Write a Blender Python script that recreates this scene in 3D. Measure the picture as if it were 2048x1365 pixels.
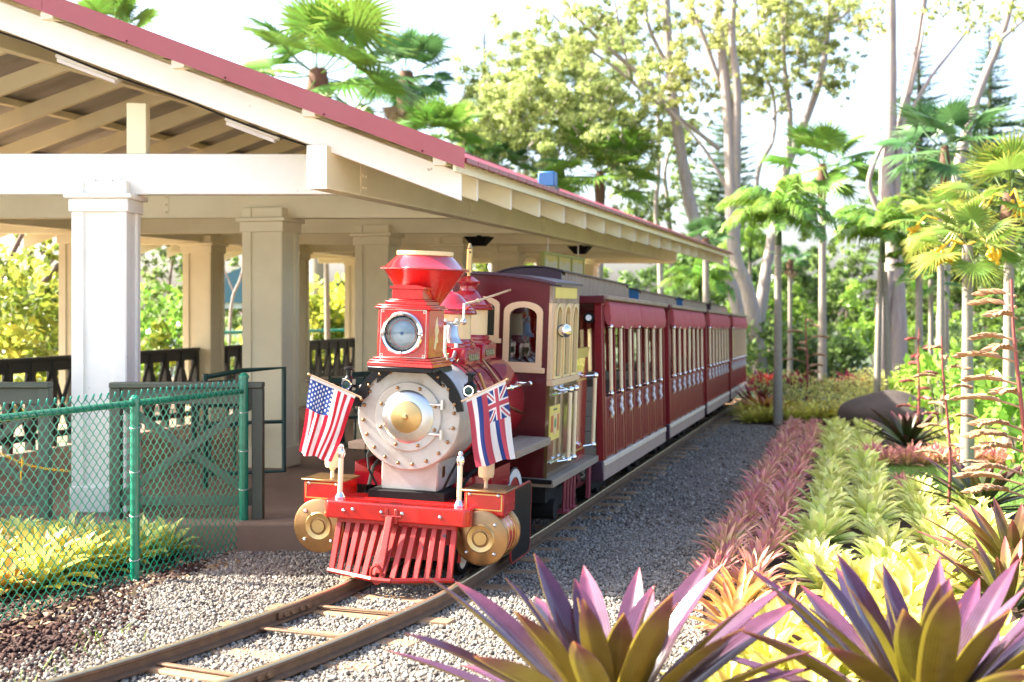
import bpy, bmesh, math, random
import numpy as np
from mathutils import Vector, Matrix, Euler

scene = bpy.context.scene
for o in list(bpy.data.objects):
    bpy.data.objects.remove(o)
RNG = np.random.default_rng(7)
random.seed(7)
R = math.radians

# ------------------------------------------------------------------ camera
F_PX, CAM_Z, HORIZON = 2844.0, 1.76, 612.0
cam_d = bpy.data.cameras.new('camera')
cam = bpy.data.objects.new('camera', cam_d)
scene.collection.objects.link(cam)
cam.location = (0, 0, CAM_Z)
cam.rotation_euler = (R(90), 0, 0)
cam_d.sensor_width = 36.0
cam_d.lens = 36.0 * F_PX / 2048.0
cam_d.shift_y = (HORIZON - 682.5) / 2048.0
cam_d.clip_start, cam_d.clip_end = 0.05, 3000.0
cam_d.dof.use_dof = True
cam_d.dof.focus_distance = 8.9
cam_d.dof.aperture_fstop = 2.4
scene.camera = cam

# ------------------------------------------------------------------ sky and sun
SUN_DX, SUN_DY = 1.18, -0.22            # ground shift of a shadow for one metre of height
SUN_EL = math.atan2(1.0, math.hypot(SUN_DX, SUN_DY))
SUN_AZ = math.atan2(-SUN_DX, -SUN_DY)  # clockwise from +Y
world = bpy.data.worlds.new('World')
scene.world = world
world.use_nodes = True
wn = world.node_tree.nodes
wl = world.node_tree.links
wn.clear()
w_out = wn.new('ShaderNodeOutputWorld')
w_bg = wn.new('ShaderNodeBackground')
sky = wn.new('ShaderNodeTexSky')
sky.sky_type = 'NISHITA'
sky.sun_disc = False
sky.sun_elevation = SUN_EL
sky.sun_rotation = SUN_AZ
sky.air_density = 0.75
sky.dust_density = 4.0
sky.ozone_density = 1.0
w_bg.inputs['Strength'].default_value = 0.13
wl.new(sky.outputs[0], w_bg.inputs['Color'])
wl.new(w_bg.outputs[0], w_out.inputs['Surface'])
sun_d = bpy.data.lights.new('sun', 'SUN')
sun = bpy.data.objects.new('sun', sun_d)
scene.collection.objects.link(sun)
sun_d.energy = 5.0
sun_d.angle = R(0.55)
sun_d.color = (1.0, 0.95, 0.86)
sun.rotation_euler = Vector((SUN_DX, SUN_DY, -1.0)).to_track_quat('-Z', 'Y').to_euler()
sun.location = (-20, 8, 20)

# ------------------------------------------------------------------ exposure
scene.view_settings.view_transform = 'Standard'
scene.view_settings.look = 'None'
scene.view_settings.exposure = 2.5
scene.view_settings.gamma = 1.0
scene.render.engine = 'CYCLES'
scene.cycles.max_bounces = 8
scene.cycles.transparent_max_bounces = 12
scene.cycles.use_denoising = True

# ------------------------------------------------------------------ helpers
COL = scene.collection

def gz(y):
    """height of the ground: level by the camera, falling gently away along the line"""
    return -0.0165 * max(0.0, y - 9.0) if y < 60 else -0.0165 * 51.0

def at(px, py, y):
    """a point of the photograph at distance y"""
    return Vector(((px - 1024.0) / F_PX * y, y, CAM_Z + (HORIZON - py) / F_PX * y))

def tag(o, label=None, cat=None, group=None, kind=None):
    if label: o['label'] = label
    if cat: o['category'] = cat
    if group: o['group'] = group
    if kind: o['kind'] = kind
    return o

def empty(name, loc=(0, 0, 0), rot=(0, 0, 0), label=None, cat=None, group=None):
    o = bpy.data.objects.new(name, None)
    o.empty_display_size = 0.1
    COL.objects.link(o)
    o.location = loc
    o.rotation_euler = rot
    return tag(o, label, cat, group)

def link(name, me, parent=None, loc=(0, 0, 0), rot=(0, 0, 0), scale=(1, 1, 1)):
    o = bpy.data.objects.new(name, me)
    COL.objects.link(o)
    if parent: o.parent = parent
    o.location = loc
    o.rotation_euler = rot
    o.scale = scale if hasattr(scale, '__len__') else (scale,) * 3
    return o

def copy_tree(o, parent=None):
    c = o.copy()
    COL.objects.link(c)
    c.parent = parent
    for ch in o.children:
        copy_tree(ch, c)
    return c

class MB:
    """collects shapes; build() links them as one mesh object"""
    def __init__(s):
        s.V, s.F, s.M = [], [], []
    def add(s, V, F, mi=0):
        n = len(s.V)
        s.V += [tuple(v) for v in V]
        s.F += [tuple(i + n for i in f) for f in F]
        s.M += [mi] * len(F)
        return s
    def box(s, c, d, ch=0.0, rot=None, mi=0):
        hx, hy, hz = d[0] / 2, d[1] / 2, d[2] / 2
        if ch <= 0:
            V = [(x, y, z) for x in (-hx, hx) for y in (-hy, hy) for z in (-hz, hz)]
            F = [(0, 1, 3, 2), (4, 6, 7, 5), (0, 4, 5, 1), (2, 3, 7, 6), (0, 2, 6, 4), (1, 5, 7, 3)]
        else:
            ch = min(ch, hx * .9, hy * .9, hz * .9)
            V, idx = [], {}
            for sx in (-1, 1):
                for sy in (-1, 1):
                    for sz in (-1, 1):
                        for ax in range(3):
                            p = [sx * (hx - ch), sy * (hy - ch), sz * (hz - ch)]
                            p[ax] = (sx * hx, sy * hy, sz * hz)[ax]
                            idx[(sx, sy, sz, ax)] = len(V)
                            V.append(tuple(p))
            F = []
            def q(*k):
                f = [idx[i] for i in k]
                a, b, c2 = (Vector(V[i]) for i in f[:3])
                if (b - a).cross(c2 - a).dot(a + b + c2) < 0: f.reverse()
                F.append(tuple(f))
            for ax in range(3):
                o1, o2 = [i for i in range(3) if i != ax]
                for sg in (-1, 1):
                    k = []
                    for a, b in ((-1, -1), (1, -1), (1, 1), (-1, 1)):
                        t = [0, 0, 0]; t[ax] = sg; t[o1] = a; t[o2] = b
                        k.append((*t, ax))
                    q(*k)
                for a in (-1, 1):
                    for b in (-1, 1):
                        def kk(e, face):
                            t = [0, 0, 0]; t[ax] = e; t[o1] = a; t[o2] = b
                            return (*t, face)
                        q(kk(-1, o1), kk(1, o1), kk(1, o2), kk(-1, o2))
            for sx in (-1, 1):
                for sy in (-1, 1):
                    for sz in (-1, 1):
                        q(*[(sx, sy, sz, ax) for ax in range(3)])
        V = [Vector(v) for v in V]
        if rot is not None:
            m = rot if isinstance(rot, Matrix) else Euler(rot).to_matrix()
            V = [m @ v for v in V]
        c = Vector(c)
        return s.add([v + c for v in V], F, mi)
    def b2(s, lo, hi, ch=0.0, mi=0):
        return s.box([(a + b) / 2 for a, b in zip(lo, hi)], [abs(b - a) for a, b in zip(lo, hi)], ch, None, mi)
    def tube(s, pts, r, n=8, cap=True, mi=0, flat=1.0):
        pts = [Vector(p) for p in pts]
        rs = r if hasattr(r, '__len__') else [r] * len(pts)
        V, F = [], []
        up = None
        for i, p in enumerate(pts):
            t = (pts[min(i + 1, len(pts) - 1)] - pts[max(i - 1, 0)])
            if t.length < 1e-9: t = Vector((0, 0, 1))
            t.normalize()
            if up is None:
                up = Vector((0, 0, 1)) if abs(t.z) < .9 else Vector((1, 0, 0))
            u = (up - t * up.dot(t))
            if u.length < 1e-6: u = t.orthogonal()
            u.normalize()
            w = t.cross(u)
            up = u
            for k in range(n):
                a = 2 * math.pi * k / n
                V.append(p + (w * math.cos(a) + u * math.sin(a) * flat) * rs[i])
        m = len(pts)
        for i in range(m - 1):
            for k in range(n):
                a, b = i * n + k, i * n + (k + 1) % n
                F.append((a, b, b + n, a + n))
        if cap:
            F.append(tuple(reversed(range(n))))
            F.append(tuple(range((m - 1) * n, m * n)))
        return s.add(V, F, mi)
    def cyl(s, p0, p1, r0, r1=None, n=16, cap=True, mi=0):
        return s.tube([p0, p1], [r0, r0 if r1 is None else r1], n, cap, mi)
    def lathe(s, prof, n=24, o=(0, 0, 0), axis='Z', mi=0, cap=True):
        V, F = [], []
        o = Vector(o)
        for r, h in prof:
            for k in range(n):
                a = 2 * math.pi * k / n
                x, y = r * math.cos(a), r * math.sin(a)
                if axis == 'Z': v = (x, y, h)
                elif axis == 'Y': v = (x, h, -y)
                else: v = (h, x, y)
                V.append(o + Vector(v))
        for i in range(len(prof) - 1):
            for k in range(n):
                a, b = i * n + k, i * n + (k + 1) % n
                F.append((a, b, b + n, a + n))
        if cap and prof[0][0] > 1e-6: F.append(tuple(reversed(range(n))))
        if cap and prof[-1][0] > 1e-6: F.append(tuple(range((len(prof) - 1) * n, len(prof) * n)))
        return s.add(V, F, mi)
    def ball(s, c, r, n=12, m=8, sz=1.0, mi=0):
        prof = [(r * math.sin(math.pi * i / m), -r * sz * math.cos(math.pi * i / m)) for i in range(m + 1)]
        return s.lathe(prof, n, c, 'Z', mi)
    def prism(s, poly, a, b, axis='Y', mi=0):
        """polygon extruded from a to b; axis Y: (x,z) points, X: (y,z), Z: (x,y)"""
        def p(q, t):
            return {'Y': (q[0], t, q[1]), 'X': (t, q[0], q[1]), 'Z': (q[0], q[1], t)}[axis]
        n = len(poly)
        V = [p(q, a) for q in poly] + [p(q, b) for q in poly]
        F = [tuple(range(n)), tuple(range(2 * n - 1, n - 1, -1))]
        F += [(i, i + n, (i + 1) % n + n, (i + 1) % n) for i in range(n)]
        return s.add(V, F, mi)
    def ringprism(s, outer, inner, a, b, axis='Y', mi=0):
        """a frame: outline outer with hole inner (same point count)"""
        def p(q, t):
            return {'Y': (q[0], t, q[1]), 'X': (t, q[0], q[1]), 'Z': (q[0], q[1], t)}[axis]
        n = len(outer)
        V = [p(q, a) for q in outer] + [p(q, a) for q in inner] + [p(q, b) for q in outer] + [p(q, b) for q in inner]
        F = []
        for i in range(n):
            j = (i + 1) % n
            F += [(i, j, n + j, n + i), (2 * n + i, 3 * n + i, 3 * n + j, 2 * n + j),
                  (i, 2 * n + i, 2 * n + j, j), (n + i, n + j, 3 * n + j, 3 * n + i)]
        return s.add(V, F, mi)
    def mesh(s, name, mats, smooth=True, ang=38):
        me = bpy.data.meshes.new(name)
        me.from_pydata(s.V, [], s.F)
        bm = bmesh.new(); bm.from_mesh(me)
        bmesh.ops.remove_doubles(bm, verts=bm.verts, dist=1e-6)
        bmesh.ops.recalc_face_normals(bm, faces=bm.faces)
        bm.to_mesh(me); bm.free()
        if not hasattr(mats, '__len__'): mats = [mats]
        for m in mats: me.materials.append(m)
        if len(mats) > 1 and len(me.polygons) == len(s.M):
            me.polygons.foreach_set('material_index', s.M)
        if smooth:
            me.polygons.foreach_set('use_smooth', [True] * len(me.polygons))
            me.set_sharp_from_angle(angle=R(ang))
        me.update()
        return me
    def build(s, name, mats, parent=None, loc=(0, 0, 0), rot=(0, 0, 0), smooth=True, ang=38):
        return link(name, s.mesh(name, mats, smooth, ang), parent, loc, rot)

def np_mesh(name, V, F, mats, attrs=None, smooth=False, mi=None):
    V = np.asarray(V, np.float32); F = np.asarray(F, np.int32)
    me = bpy.data.meshes.new(name)
    me.vertices.add(len(V)); me.vertices.foreach_set('co', V.ravel())
    me.loops.add(F.size); me.loops.foreach_set('vertex_index', F.ravel())
    me.polygons.add(len(F))
    me.polygons.foreach_set('loop_start', np.arange(0, F.size, F.shape[1], dtype=np.int32))
    me.polygons.foreach_set('loop_total', np.full(len(F), F.shape[1], np.int32))
    if smooth: me.polygons.foreach_set('use_smooth', np.ones(len(F), bool))
    if not hasattr(mats, '__len__'): mats = [mats]
    for m in mats: me.materials.append(m)
    if mi is not None: me.polygons.foreach_set('material_index', np.asarray(mi, np.int32))
    for k, a in (attrs or {}).items():
        at_ = me.attributes.new(k, 'FLOAT', 'POINT')
        at_.data.foreach_set('value', np.asarray(a, np.float32))
    me.update(calc_edges=True)
    me.validate()
    return me

# ------------------------------------------------------------------ materials
MATS = {}
def mat(name, col, rough=0.5, metal=0.0, var=0.0, scale=8.0, bump=0.0, bscale=None, coat=0.0,
        dirt=None, dirt_amt=0.0, dscale=3.0, stretch=(1, 1, 1), spec=0.5, rvar=0.0, spots=None, spot_t=0.7, spot_s=40.0):
    m = bpy.data.materials.new(name)
    m.use_nodes = True
    nt = m.node_tree; N = nt.nodes; L = nt.links
    b = N['Principled BSDF']
    b.inputs['Roughness'].default_value = rough
    b.inputs['Metallic'].default_value = metal
    b.inputs['Specular IOR Level'].default_value = spec
    b.inputs['Coat Weight'].default_value = coat
    b.inputs['Coat Roughness'].default_value = 0.06
    tc = N.new('ShaderNodeTexCoord')
    mp = N.new('ShaderNodeMapping'); mp.inputs['Scale'].default_value = stretch
    L.new(tc.outputs['Object'], mp.inputs[0])
    def noise(sc, det=4.0):
        n = N.new('ShaderNodeTexNoise'); n.inputs['Scale'].default_value = sc
        n.inputs['Detail'].default_value = det; n.inputs['Roughness'].default_value = 0.6
        L.new(mp.outputs[0], n.inputs['Vector']); return n
    c_in = None
    if var > 0:
        n = noise(scale)
        mx = N.new('ShaderNodeMix'); mx.data_type = 'RGBA'
        mx.inputs['A'].default_value = (*[max(0, c * (1 - var)) for c in col], 1)
        mx.inputs['B'].default_value = (*[min(1, c * (1 + var)) for c in col], 1)
        L.new(n.outputs['Fac'], mx.inputs['Factor']); c_in = mx.outputs['Result']
    if dirt is not None and dirt_amt > 0:
        n = noise(dscale, 6.0)
        rp = N.new('ShaderNodeValToRGB')
        rp.color_ramp.elements[0].position = 0.45; rp.color_ramp.elements[1].position = 0.75
        rp.color_ramp.elements[1].color = (dirt_amt,) * 3 + (1,)
        L.new(n.outputs['Fac'], rp.inputs[0])
        mx = N.new('ShaderNodeMix'); mx.data_type = 'RGBA'
        L.new(rp.outputs[0], mx.inputs['Factor'])
        if c_in: L.new(c_in, mx.inputs['A'])
        else: mx.inputs['A'].default_value = (*col, 1)
        mx.inputs['B'].default_value = (*dirt, 1)
        c_in = mx.outputs['Result']
    if spots is not None:
        n = noise(spot_s, 2.0)
        rp = N.new('ShaderNodeValToRGB')
        rp.color_ramp.elements[0].position = spot_t; rp.color_ramp.elements[1].position = min(1, spot_t + .05)
        L.new(n.outputs['Fac'], rp.inputs[0])
        mx = N.new('ShaderNodeMix'); mx.data_type = 'RGBA'
        L.new(rp.outputs[0], mx.inputs['Factor'])
        if c_in: L.new(c_in, mx.inputs['A'])
        else: mx.inputs['A'].default_value = (*col, 1)
        mx.inputs['B'].default_value = (*spots, 1)
        c_in = mx.outputs['Result']
    if c_in: L.new(c_in, b.inputs['Base Color'])
    else: b.inputs['Base Color'].default_value = (*col, 1)
    if rvar > 0:
        n = noise(scale * 1.7)
        mr = N.new('ShaderNodeMapRange')
        mr.inputs['To Min'].default_value = max(0.02, rough - rvar); mr.inputs['To Max'].default_value = min(1, rough + rvar)
        L.new(n.outputs['Fac'], mr.inputs['Value']); L.new(mr.outputs[0], b.inputs['Roughness'])
    if bump > 0:
        n = noise(bscale or scale * 4, 5.0)
        bp = N.new('ShaderNodeBump'); bp.inputs['Strength'].default_value = bump; bp.inputs['Distance'].default_value = 0.01
        L.new(n.outputs['Fac'], bp.inputs['Height']); L.new(bp.outputs[0], b.inputs['Normal'])
    MATS[name] = m
    return m

def leaf_mat(name, stops, rough=0.4, trans=0.35, hue=0.05, val=0.3, stripe=0.0, tcol=None, spec=0.5, coat=0.0):
    """foliage: colour runs along attribute t (root to tip), varies with attribute rnd; light passes through"""
    m = bpy.data.materials.new(name); m.use_nodes = True
    nt = m.node_tree; N = nt.nodes; L = nt.links
    b = N['Principled BSDF']
    b.inputs['Roughness'].default_value = rough
    b.inputs['Specular IOR Level'].default_value = spec
    b.inputs['Coat Weight'].default_value = coat
    t = N.new('ShaderNodeAttribute'); t.attribute_name = 't'
    r = N.new('ShaderNodeAttribute'); r.attribute_name = 'rnd'
    oi = N.new('ShaderNodeObjectInfo')
    rp = N.new('ShaderNodeValToRGB')
    el = rp.color_ramp.elements
    while len(el) < len(stops): el.new(0.5)
    for e, (p, c) in zip(el, stops): e.position = p; e.color = (*c, 1)
    L.new(t.outputs['Fac'], rp.inputs[0])
    ad = N.new('ShaderNodeMath'); ad.operation = 'ADD'
    L.new(r.outputs['Fac'], ad.inputs[0]); L.new(oi.outputs['Random'], ad.inputs[1])
    def mr(lo, hi, src, a=0.0, c=2.0):
        k = N.new('ShaderNodeMapRange'); k.inputs['From Min'].default_value = a; k.inputs['From Max'].default_value = c
        k.inputs['To Min'].default_value = lo; k.inputs['To Max'].default_value = hi; L.new(src, k.inputs['Value']); return k.outputs[0]
    hs = N.new('ShaderNodeHueSaturation')
    L.new(rp.outputs[0], hs.inputs['Color'])
    L.new(mr(0.5 - hue, 0.5 + hue, ad.outputs[0]), hs.inputs['Hue'])
    L.new(mr(1 - val, 1 + val, r.outputs['Fac'], 0, 1), hs.inputs['Value'])
    tcn = N.new('ShaderNodeTexCoord'); nz = N.new('ShaderNodeTexNoise'); nz.inputs['Scale'].default_value = 22.0; nz.inputs['Detail'].default_value = 6.0
    L.new(tcn.outputs['Object'], nz.inputs['Vector'])
    mo = N.new('ShaderNodeMix'); mo.data_type = 'RGBA'; mo.blend_type = 'MULTIPLY'
    L.new(mr(0.0, 0.5, nz.outputs['Fac'], .48, .78), mo.inputs['Factor'])
    L.new(hs.outputs[0], mo.inputs['A']); mo.inputs['B'].default_value = (.55, .42, .30, 1)
    col = mo.outputs['Result']
    if stripe > 0:
        s = N.new('ShaderNodeAttribute'); s.attribute_name = 's'
        w = N.new('ShaderNodeMath'); w.operation = 'SINE'
        ml = N.new('ShaderNodeMath'); ml.operation = 'MULTIPLY'; ml.inputs[1].default_value = 34.0
        L.new(s.outputs['Fac'], ml.inputs[0]); L.new(ml.outputs[0], w.inputs[0])
        mx = N.new('ShaderNodeMix'); mx.data_type = 'RGBA'; mx.blend_type = 'MULTIPLY'
        L.new(mr(0, stripe, w.outputs[0], -1, 1), mx.inputs['Factor'])
        L.new(col, mx.inputs['A']); mx.inputs['B'].default_value = (0.35, 0.25, 0.4, 1)
        col = mx.outputs['Result']
    L.new(col, b.inputs['Base Color'])
    tr = N.new('ShaderNodeBsdfTranslucent')
    if tcol:
        mt = N.new('ShaderNodeMix'); mt.data_type = 'RGBA'; mt.inputs['Factor'].default_value = 0.6
        L.new(col, mt.inputs['A']); mt.inputs['B'].default_value = (*tcol, 1); L.new(mt.outputs['Result'], tr.inputs['Color'])
    else:
        L.new(col, tr.inputs['Color'])
    ms = N.new('ShaderNodeMixShader'); ms.inputs[0].default_value = trans
    out = N['Material Output']
    L.new(b.outputs[0], ms.inputs[1]); L.new(tr.outputs[0], ms.inputs[2]); L.new(ms.outputs[0], out.inputs['Surface'])
    MATS[name] = m
    return m

def glass_mat(name, col=(0.42, 0.45, 0.42), alpha=0.25):
    m = bpy.data.materials.new(name); m.use_nodes = True
    N = m.node_tree.nodes; L = m.node_tree.links
    N.remove(N['Principled BSDF'])
    t = N.new('ShaderNodeBsdfTransparent'); t.inputs[0].default_value = (*col, 1)
    g = N.new('ShaderNodeBsdfGlossy'); g.inputs['Roughness'].default_value = 0.03
    f = N.new('ShaderNodeFresnel'); f.inputs[0].default_value = 1.5
    ad = N.new('ShaderNodeMath'); ad.operation = 'ADD'; ad.inputs[1].default_value = alpha * .3
    L.new(f.outputs[0], ad.inputs[0])
    mx = N.new('ShaderNodeMixShader'); L.new(ad.outputs[0], mx.inputs[0])
    L.new(t.outputs[0], mx.inputs[1]); L.new(g.outputs[0], mx.inputs[2])
    L.new(mx.outputs[0], N['Material Output'].inputs['Surface'])
    MATS[name] = m
    return m

mat('cream', (0.84, 0.77, 0.50), 0.55, var=0.05, scale=3, dirt=(0.55, 0.46, 0.25), dirt_amt=0.30, dscale=1.6, bump=0.06, bscale=60)  # yellowed to stand in for warm bounce light under the roof
mat('cream_skylit', (0.88, 0.86, 0.76), 0.55, var=0.04, scale=3, dirt=(0.60, 0.58, 0.50), dirt_amt=0.4, dscale=1.8, spots=(.5,.46,.36), spot_t=.72, spot_s=14, bump=0.05, bscale=60)  # same cream paint, whitened for faces in open skylight
mat('roof_red', (0.32, 0.075, 0.08), 0.4, var=0.08, scale=4, dirt=(0.3, 0.12, 0.11), dirt_amt=.3)
mat('sheet_under', (0.42, 0.40, 0.36), 0.5, metal=0.3, var=0.15, scale=2)
mat('concrete', (0.22, 0.15, 0.10), 0.85, var=0.18, scale=3, dirt=(0.17, 0.09, 0.06), dirt_amt=.6, bump=.25, bscale=50)
mat('greygreen', (0.075, 0.09, 0.06), 0.55, var=0.1, scale=5, dirt=(0.12, 0.13, 0.09), dirt_amt=.4)
mat('darkrail', (0.05, 0.05, 0.035), 0.6, var=0.15, scale=5)
mat('fence_green', (0.008, 0.20, 0.115), 0.25, var=0.12, scale=6, coat=.4)
mat('gate_green', (0.01, 0.05, 0.035), 0.35, var=0.1)
mat('bolt', (0.55, 0.52, 0.45), 0.35, metal=0.8)
mat('soil', (0.04, 0.015, 0.009), 0.95, var=0.35, scale=6, dirt=(0.085, 0.032, 0.018), dirt_amt=.8, dscale=2.0, bump=.8, bscale=40)
mat('gravel_base', (0.135, 0.11, 0.085), 0.95, var=0.5, scale=45, dirt=(0.065, 0.04, 0.027), dirt_amt=.8, dscale=1.1, bump=1.0, bscale=60, spots=(.28, .25, .2), spot_t=.62, spot_s=60)
mat('bounce_sheet', (0.36, 0.34, 0.30), 0.85, var=.1, scale=2)  # pale neutral tone for the unseen bounce surface
mat('far_grass', (0.035, 0.055, 0.014), 0.95, var=.5, scale=2.5)  # olive darkened so the grass looks shaded by trees and shrubs
mat('lawn', (0.085, 0.16, 0.022), 0.9, var=0.3, scale=30, bump=.5, bscale=120)
mat('rail_top', (0.46, 0.36, 0.22), 0.33, metal=.85, var=.25, scale=14)
mat('rail_steel', (0.125, 0.066, 0.032), 0.75, metal=0.0, var=0.3, scale=10, dirt=(0.22, 0.12, 0.05), dirt_amt=.6, dscale=12, bump=.3)
mat('sleeper', (0.24, 0.14, 0.07), 0.85, var=0.3, scale=9, stretch=(1, 6, 6), bump=.4)
mat('red', (0.52, 0.009, 0.006), 0.25, var=0.08, scale=4, coat=.6, dirt=(0.30, 0.012, 0.01), dirt_amt=.5, dscale=6, rvar=.1)
mat('red_dull', (0.36, 0.018, 0.012), 0.42, var=0.12, scale=6, dirt=(0.22, 0.05, 0.032), dirt_amt=.6, dscale=7, spots=(.06, .04, .035), spot_t=.66, spot_s=22, bump=.15)
mat('maroon', (0.085, 0.0045, 0.006), 0.35, var=0.15, scale=3, coat=.1, spec=.35)
mat('dome_red', (0.30, 0.006, 0.014), 0.2, var=0.06, coat=.7)
mat('coach_red', (0.20, 0.007, 0.010), 0.42, var=0.2, scale=5, spec=.3)
mat('black', (0.004, 0.004, 0.004), 0.4, var=.3, spec=.25)
mat('soot', (0.009, 0.008, 0.007), 0.8, var=.4, scale=9, spec=.2)
mat('smoke_white', (0.45, 0.425, 0.37), 0.32, var=0.05, scale=5, dirt=(0.30, 0.22, 0.14), dirt_amt=.6, dscale=7, spots=(.22, .12, .06), spot_t=.70, spot_s=30, rvar=.1)
mat('silver', (0.58, 0.58, 0.57), 0.3, metal=1.0, rvar=.08, scale=12)
mat('chrome', (0.88, 0.88, 0.9), 0.06, metal=1.0)
mat('brass', (0.58, 0.40, 0.17), 0.34, metal=1.0, var=.15, scale=6, dirt=(0.30, 0.16, 0.07), dirt_amt=.5, dscale=6, rvar=.12)
mat('brass_dull', (0.42, 0.245, 0.11), 0.36, metal=1.0, var=.3, scale=7, dirt=(0.15, 0.085, 0.05), dirt_amt=.9, dscale=7, rvar=.12)
mat('gold_trim', (0.62, 0.44, 0.14), 0.35, metal=.7)
mat('tan_paint', (0.62, 0.42, 0.24), 0.45, var=0.08, scale=6)
mat('cream_paint', (0.78, 0.56, 0.28), 0.3, var=0.04, coat=.4)
mat('pole_cream', (0.86, 0.68, 0.42), 0.25, var=0.05, coat=.3)
mat('plank', (0.27, 0.21, 0.15), 0.8, var=0.25, scale=6, stretch=(6, 1, 6), bump=.4, dirt=(.2, .14, .1), dirt_amt=.5)
mat('weather', (0.23, 0.145, 0.085), 0.55, var=0.4, scale=7, stretch=(1, 8, .6), dirt=(0.55, 0.44, 0.34), dirt_amt=.7, dscale=5)
mat('skirt', (0.33, 0.225, 0.175), 0.6, var=0.25, scale=5, stretch=(1, 9, .6), dirt=(.25, .16, .14), dirt_amt=.6)
mat('sill_white', (0.60, 0.49, 0.37), 0.6, var=0.12, scale=5, dirt=(.35, .26, .2), dirt_amt=.4)
mat('awning', (0.42, 0.075, 0.08), 0.75, var=0.3, scale=10, stretch=(1, 6, 1), bump=.4, bscale=60)
mat('purple', (0.04, 0.012, 0.025), 0.4, var=.1)
mat('blue_paint', (0.03, 0.14, 0.31), 0.45, var=.1)
mat('yellow_sign', (0.72, 0.56, 0.12), 0.5, var=.08, scale=5)
mat('lime_sign', (0.47, 0.46, 0.13), 0.55, var=.12, scale=4)
mat('grey_wall', (0.22, 0.19, 0.15), 0.7, var=.12, scale=4)
mat('rubber', (0.015, 0.015, 0.016), 0.6)
mat('white_paint', (0.75, 0.74, 0.72), 0.4)
mat('hose', (0.22, 0.03, 0.045), 0.4)
mat('mirror_ball', (0.95, 0.95, 0.95), 0.02, metal=1.0)
mat('dark_inside', (0.012, 0.008, 0.007), 0.8)  # near black, puts the cab's interior shade into the colour
mat('seat', (0.09, 0.065, 0.045), 0.7, var=.2)
mat('bark_euc', (0.34, 0.285, 0.24), 0.7, var=0.35, scale=3, stretch=(4, 4, .5), dirt=(0.22, 0.16, 0.15), dirt_amt=.8, dscale=4, bump=.3, bscale=12, spots=(.42, .33, .2), spot_t=.62, spot_s=5)
mat('bark_palm', (0.27, 0.235, 0.18), 0.85, var=0.3, scale=6, stretch=(1, 1, 5), bump=.5, bscale=20, dirt=(0.25, 0.21, 0.15), dirt_amt=.6)
mat('bark_fibre', (0.13, 0.068, 0.04), 0.95, var=0.5, scale=18, stretch=(2, 2, 1), bump=1.0, bscale=40)
mat('bark_dark', (0.13, 0.095, 0.07), 0.9, var=.35, scale=5, bump=.6, bscale=18)
mat('boulder', (0.045, 0.032, 0.025), 0.9, var=.4, scale=4, bump=.9, bscale=10)  # stone colour darkened to stand in for shade under the bushes
mat('blue_roof', (0.09, 0.20, 0.25), 0.5, var=.1)
mat('rope_yellow', (0.80, 0.46, 0.02), 0.6)
mat('wire_black', (0.01, 0.01, 0.01), 0.5)
mat('lamp_white', (0.74, 0.72, 0.62), 0.35)
mat('spike_brown', (0.33, 0.19, 0.095), 0.7, var=.3, scale=20)
mat('spike_red', (0.24, 0.055, 0.04), 0.5, var=.3, scale=8)
mat('orange_paint', (0.5, 0.1, 0.03), 0.4)
mat('tender_gloss', (0.34, 0.06, 0.035), 0.12, var=.15, scale=3, coat=.8)
mat('stile_tan', (0.48, 0.23, 0.10), 0.5, var=.15)
mat('panel_olive_reflection', (0.115, 0.065, 0.018), 0.12, var=.3, scale=3, coat=.8)  # maroon brown with olive reflections mixed into the base colour
mat('filigree', (0.30, 0.33, 0.16), 0.4, metal=.3)
mat('litter', (0.42, 0.32, 0.24), 0.9, var=.4, scale=10)
glass_mat('glass')
glass_mat('lens', (0.97, 0.99, 1.0), 0.05)
mat('par_lamp', (0.33, 0.44, 0.50), 0.12, var=.2, scale=20, coat=.4)
mat('dark_glass', (0.02, 0.025, 0.02), 0.06, coat=.5)
# ================================================================== ground
def strip_sheet(name, levels, m, dz, kind='structure', nx=6):
    """levels: (y, x_left, x_right); a sheet that follows the ground"""
    V, F = [], []
    for y, a, b in levels:
        for k in range(nx + 1):
            V.append((a + (b - a) * k / nx, y, gz(y) + dz))
    n = nx + 1
    for i in range(len(levels) - 1):
        for k in range(nx):
            F.append((i * n + k, i * n + k + 1, (i + 1) * n + k + 1, (i + 1) * n + k))
    me = bpy.data.meshes.new(name); me.from_pydata(V, [], F); me.materials.append(m)
    o = link(name, me)
    if kind: o['kind'] = kind
    return o

ys = [-60, -10, 0, 3, 6, 9, 12, 16, 22, 30, 45, 60, 90, 160, 300, 700]
tag(strip_sheet('ground', [(y, -500, 500) for y in ys], MATS['soil'], 0, nx=20), 'red brown soil of the garden and the land behind', 'ground')

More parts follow.
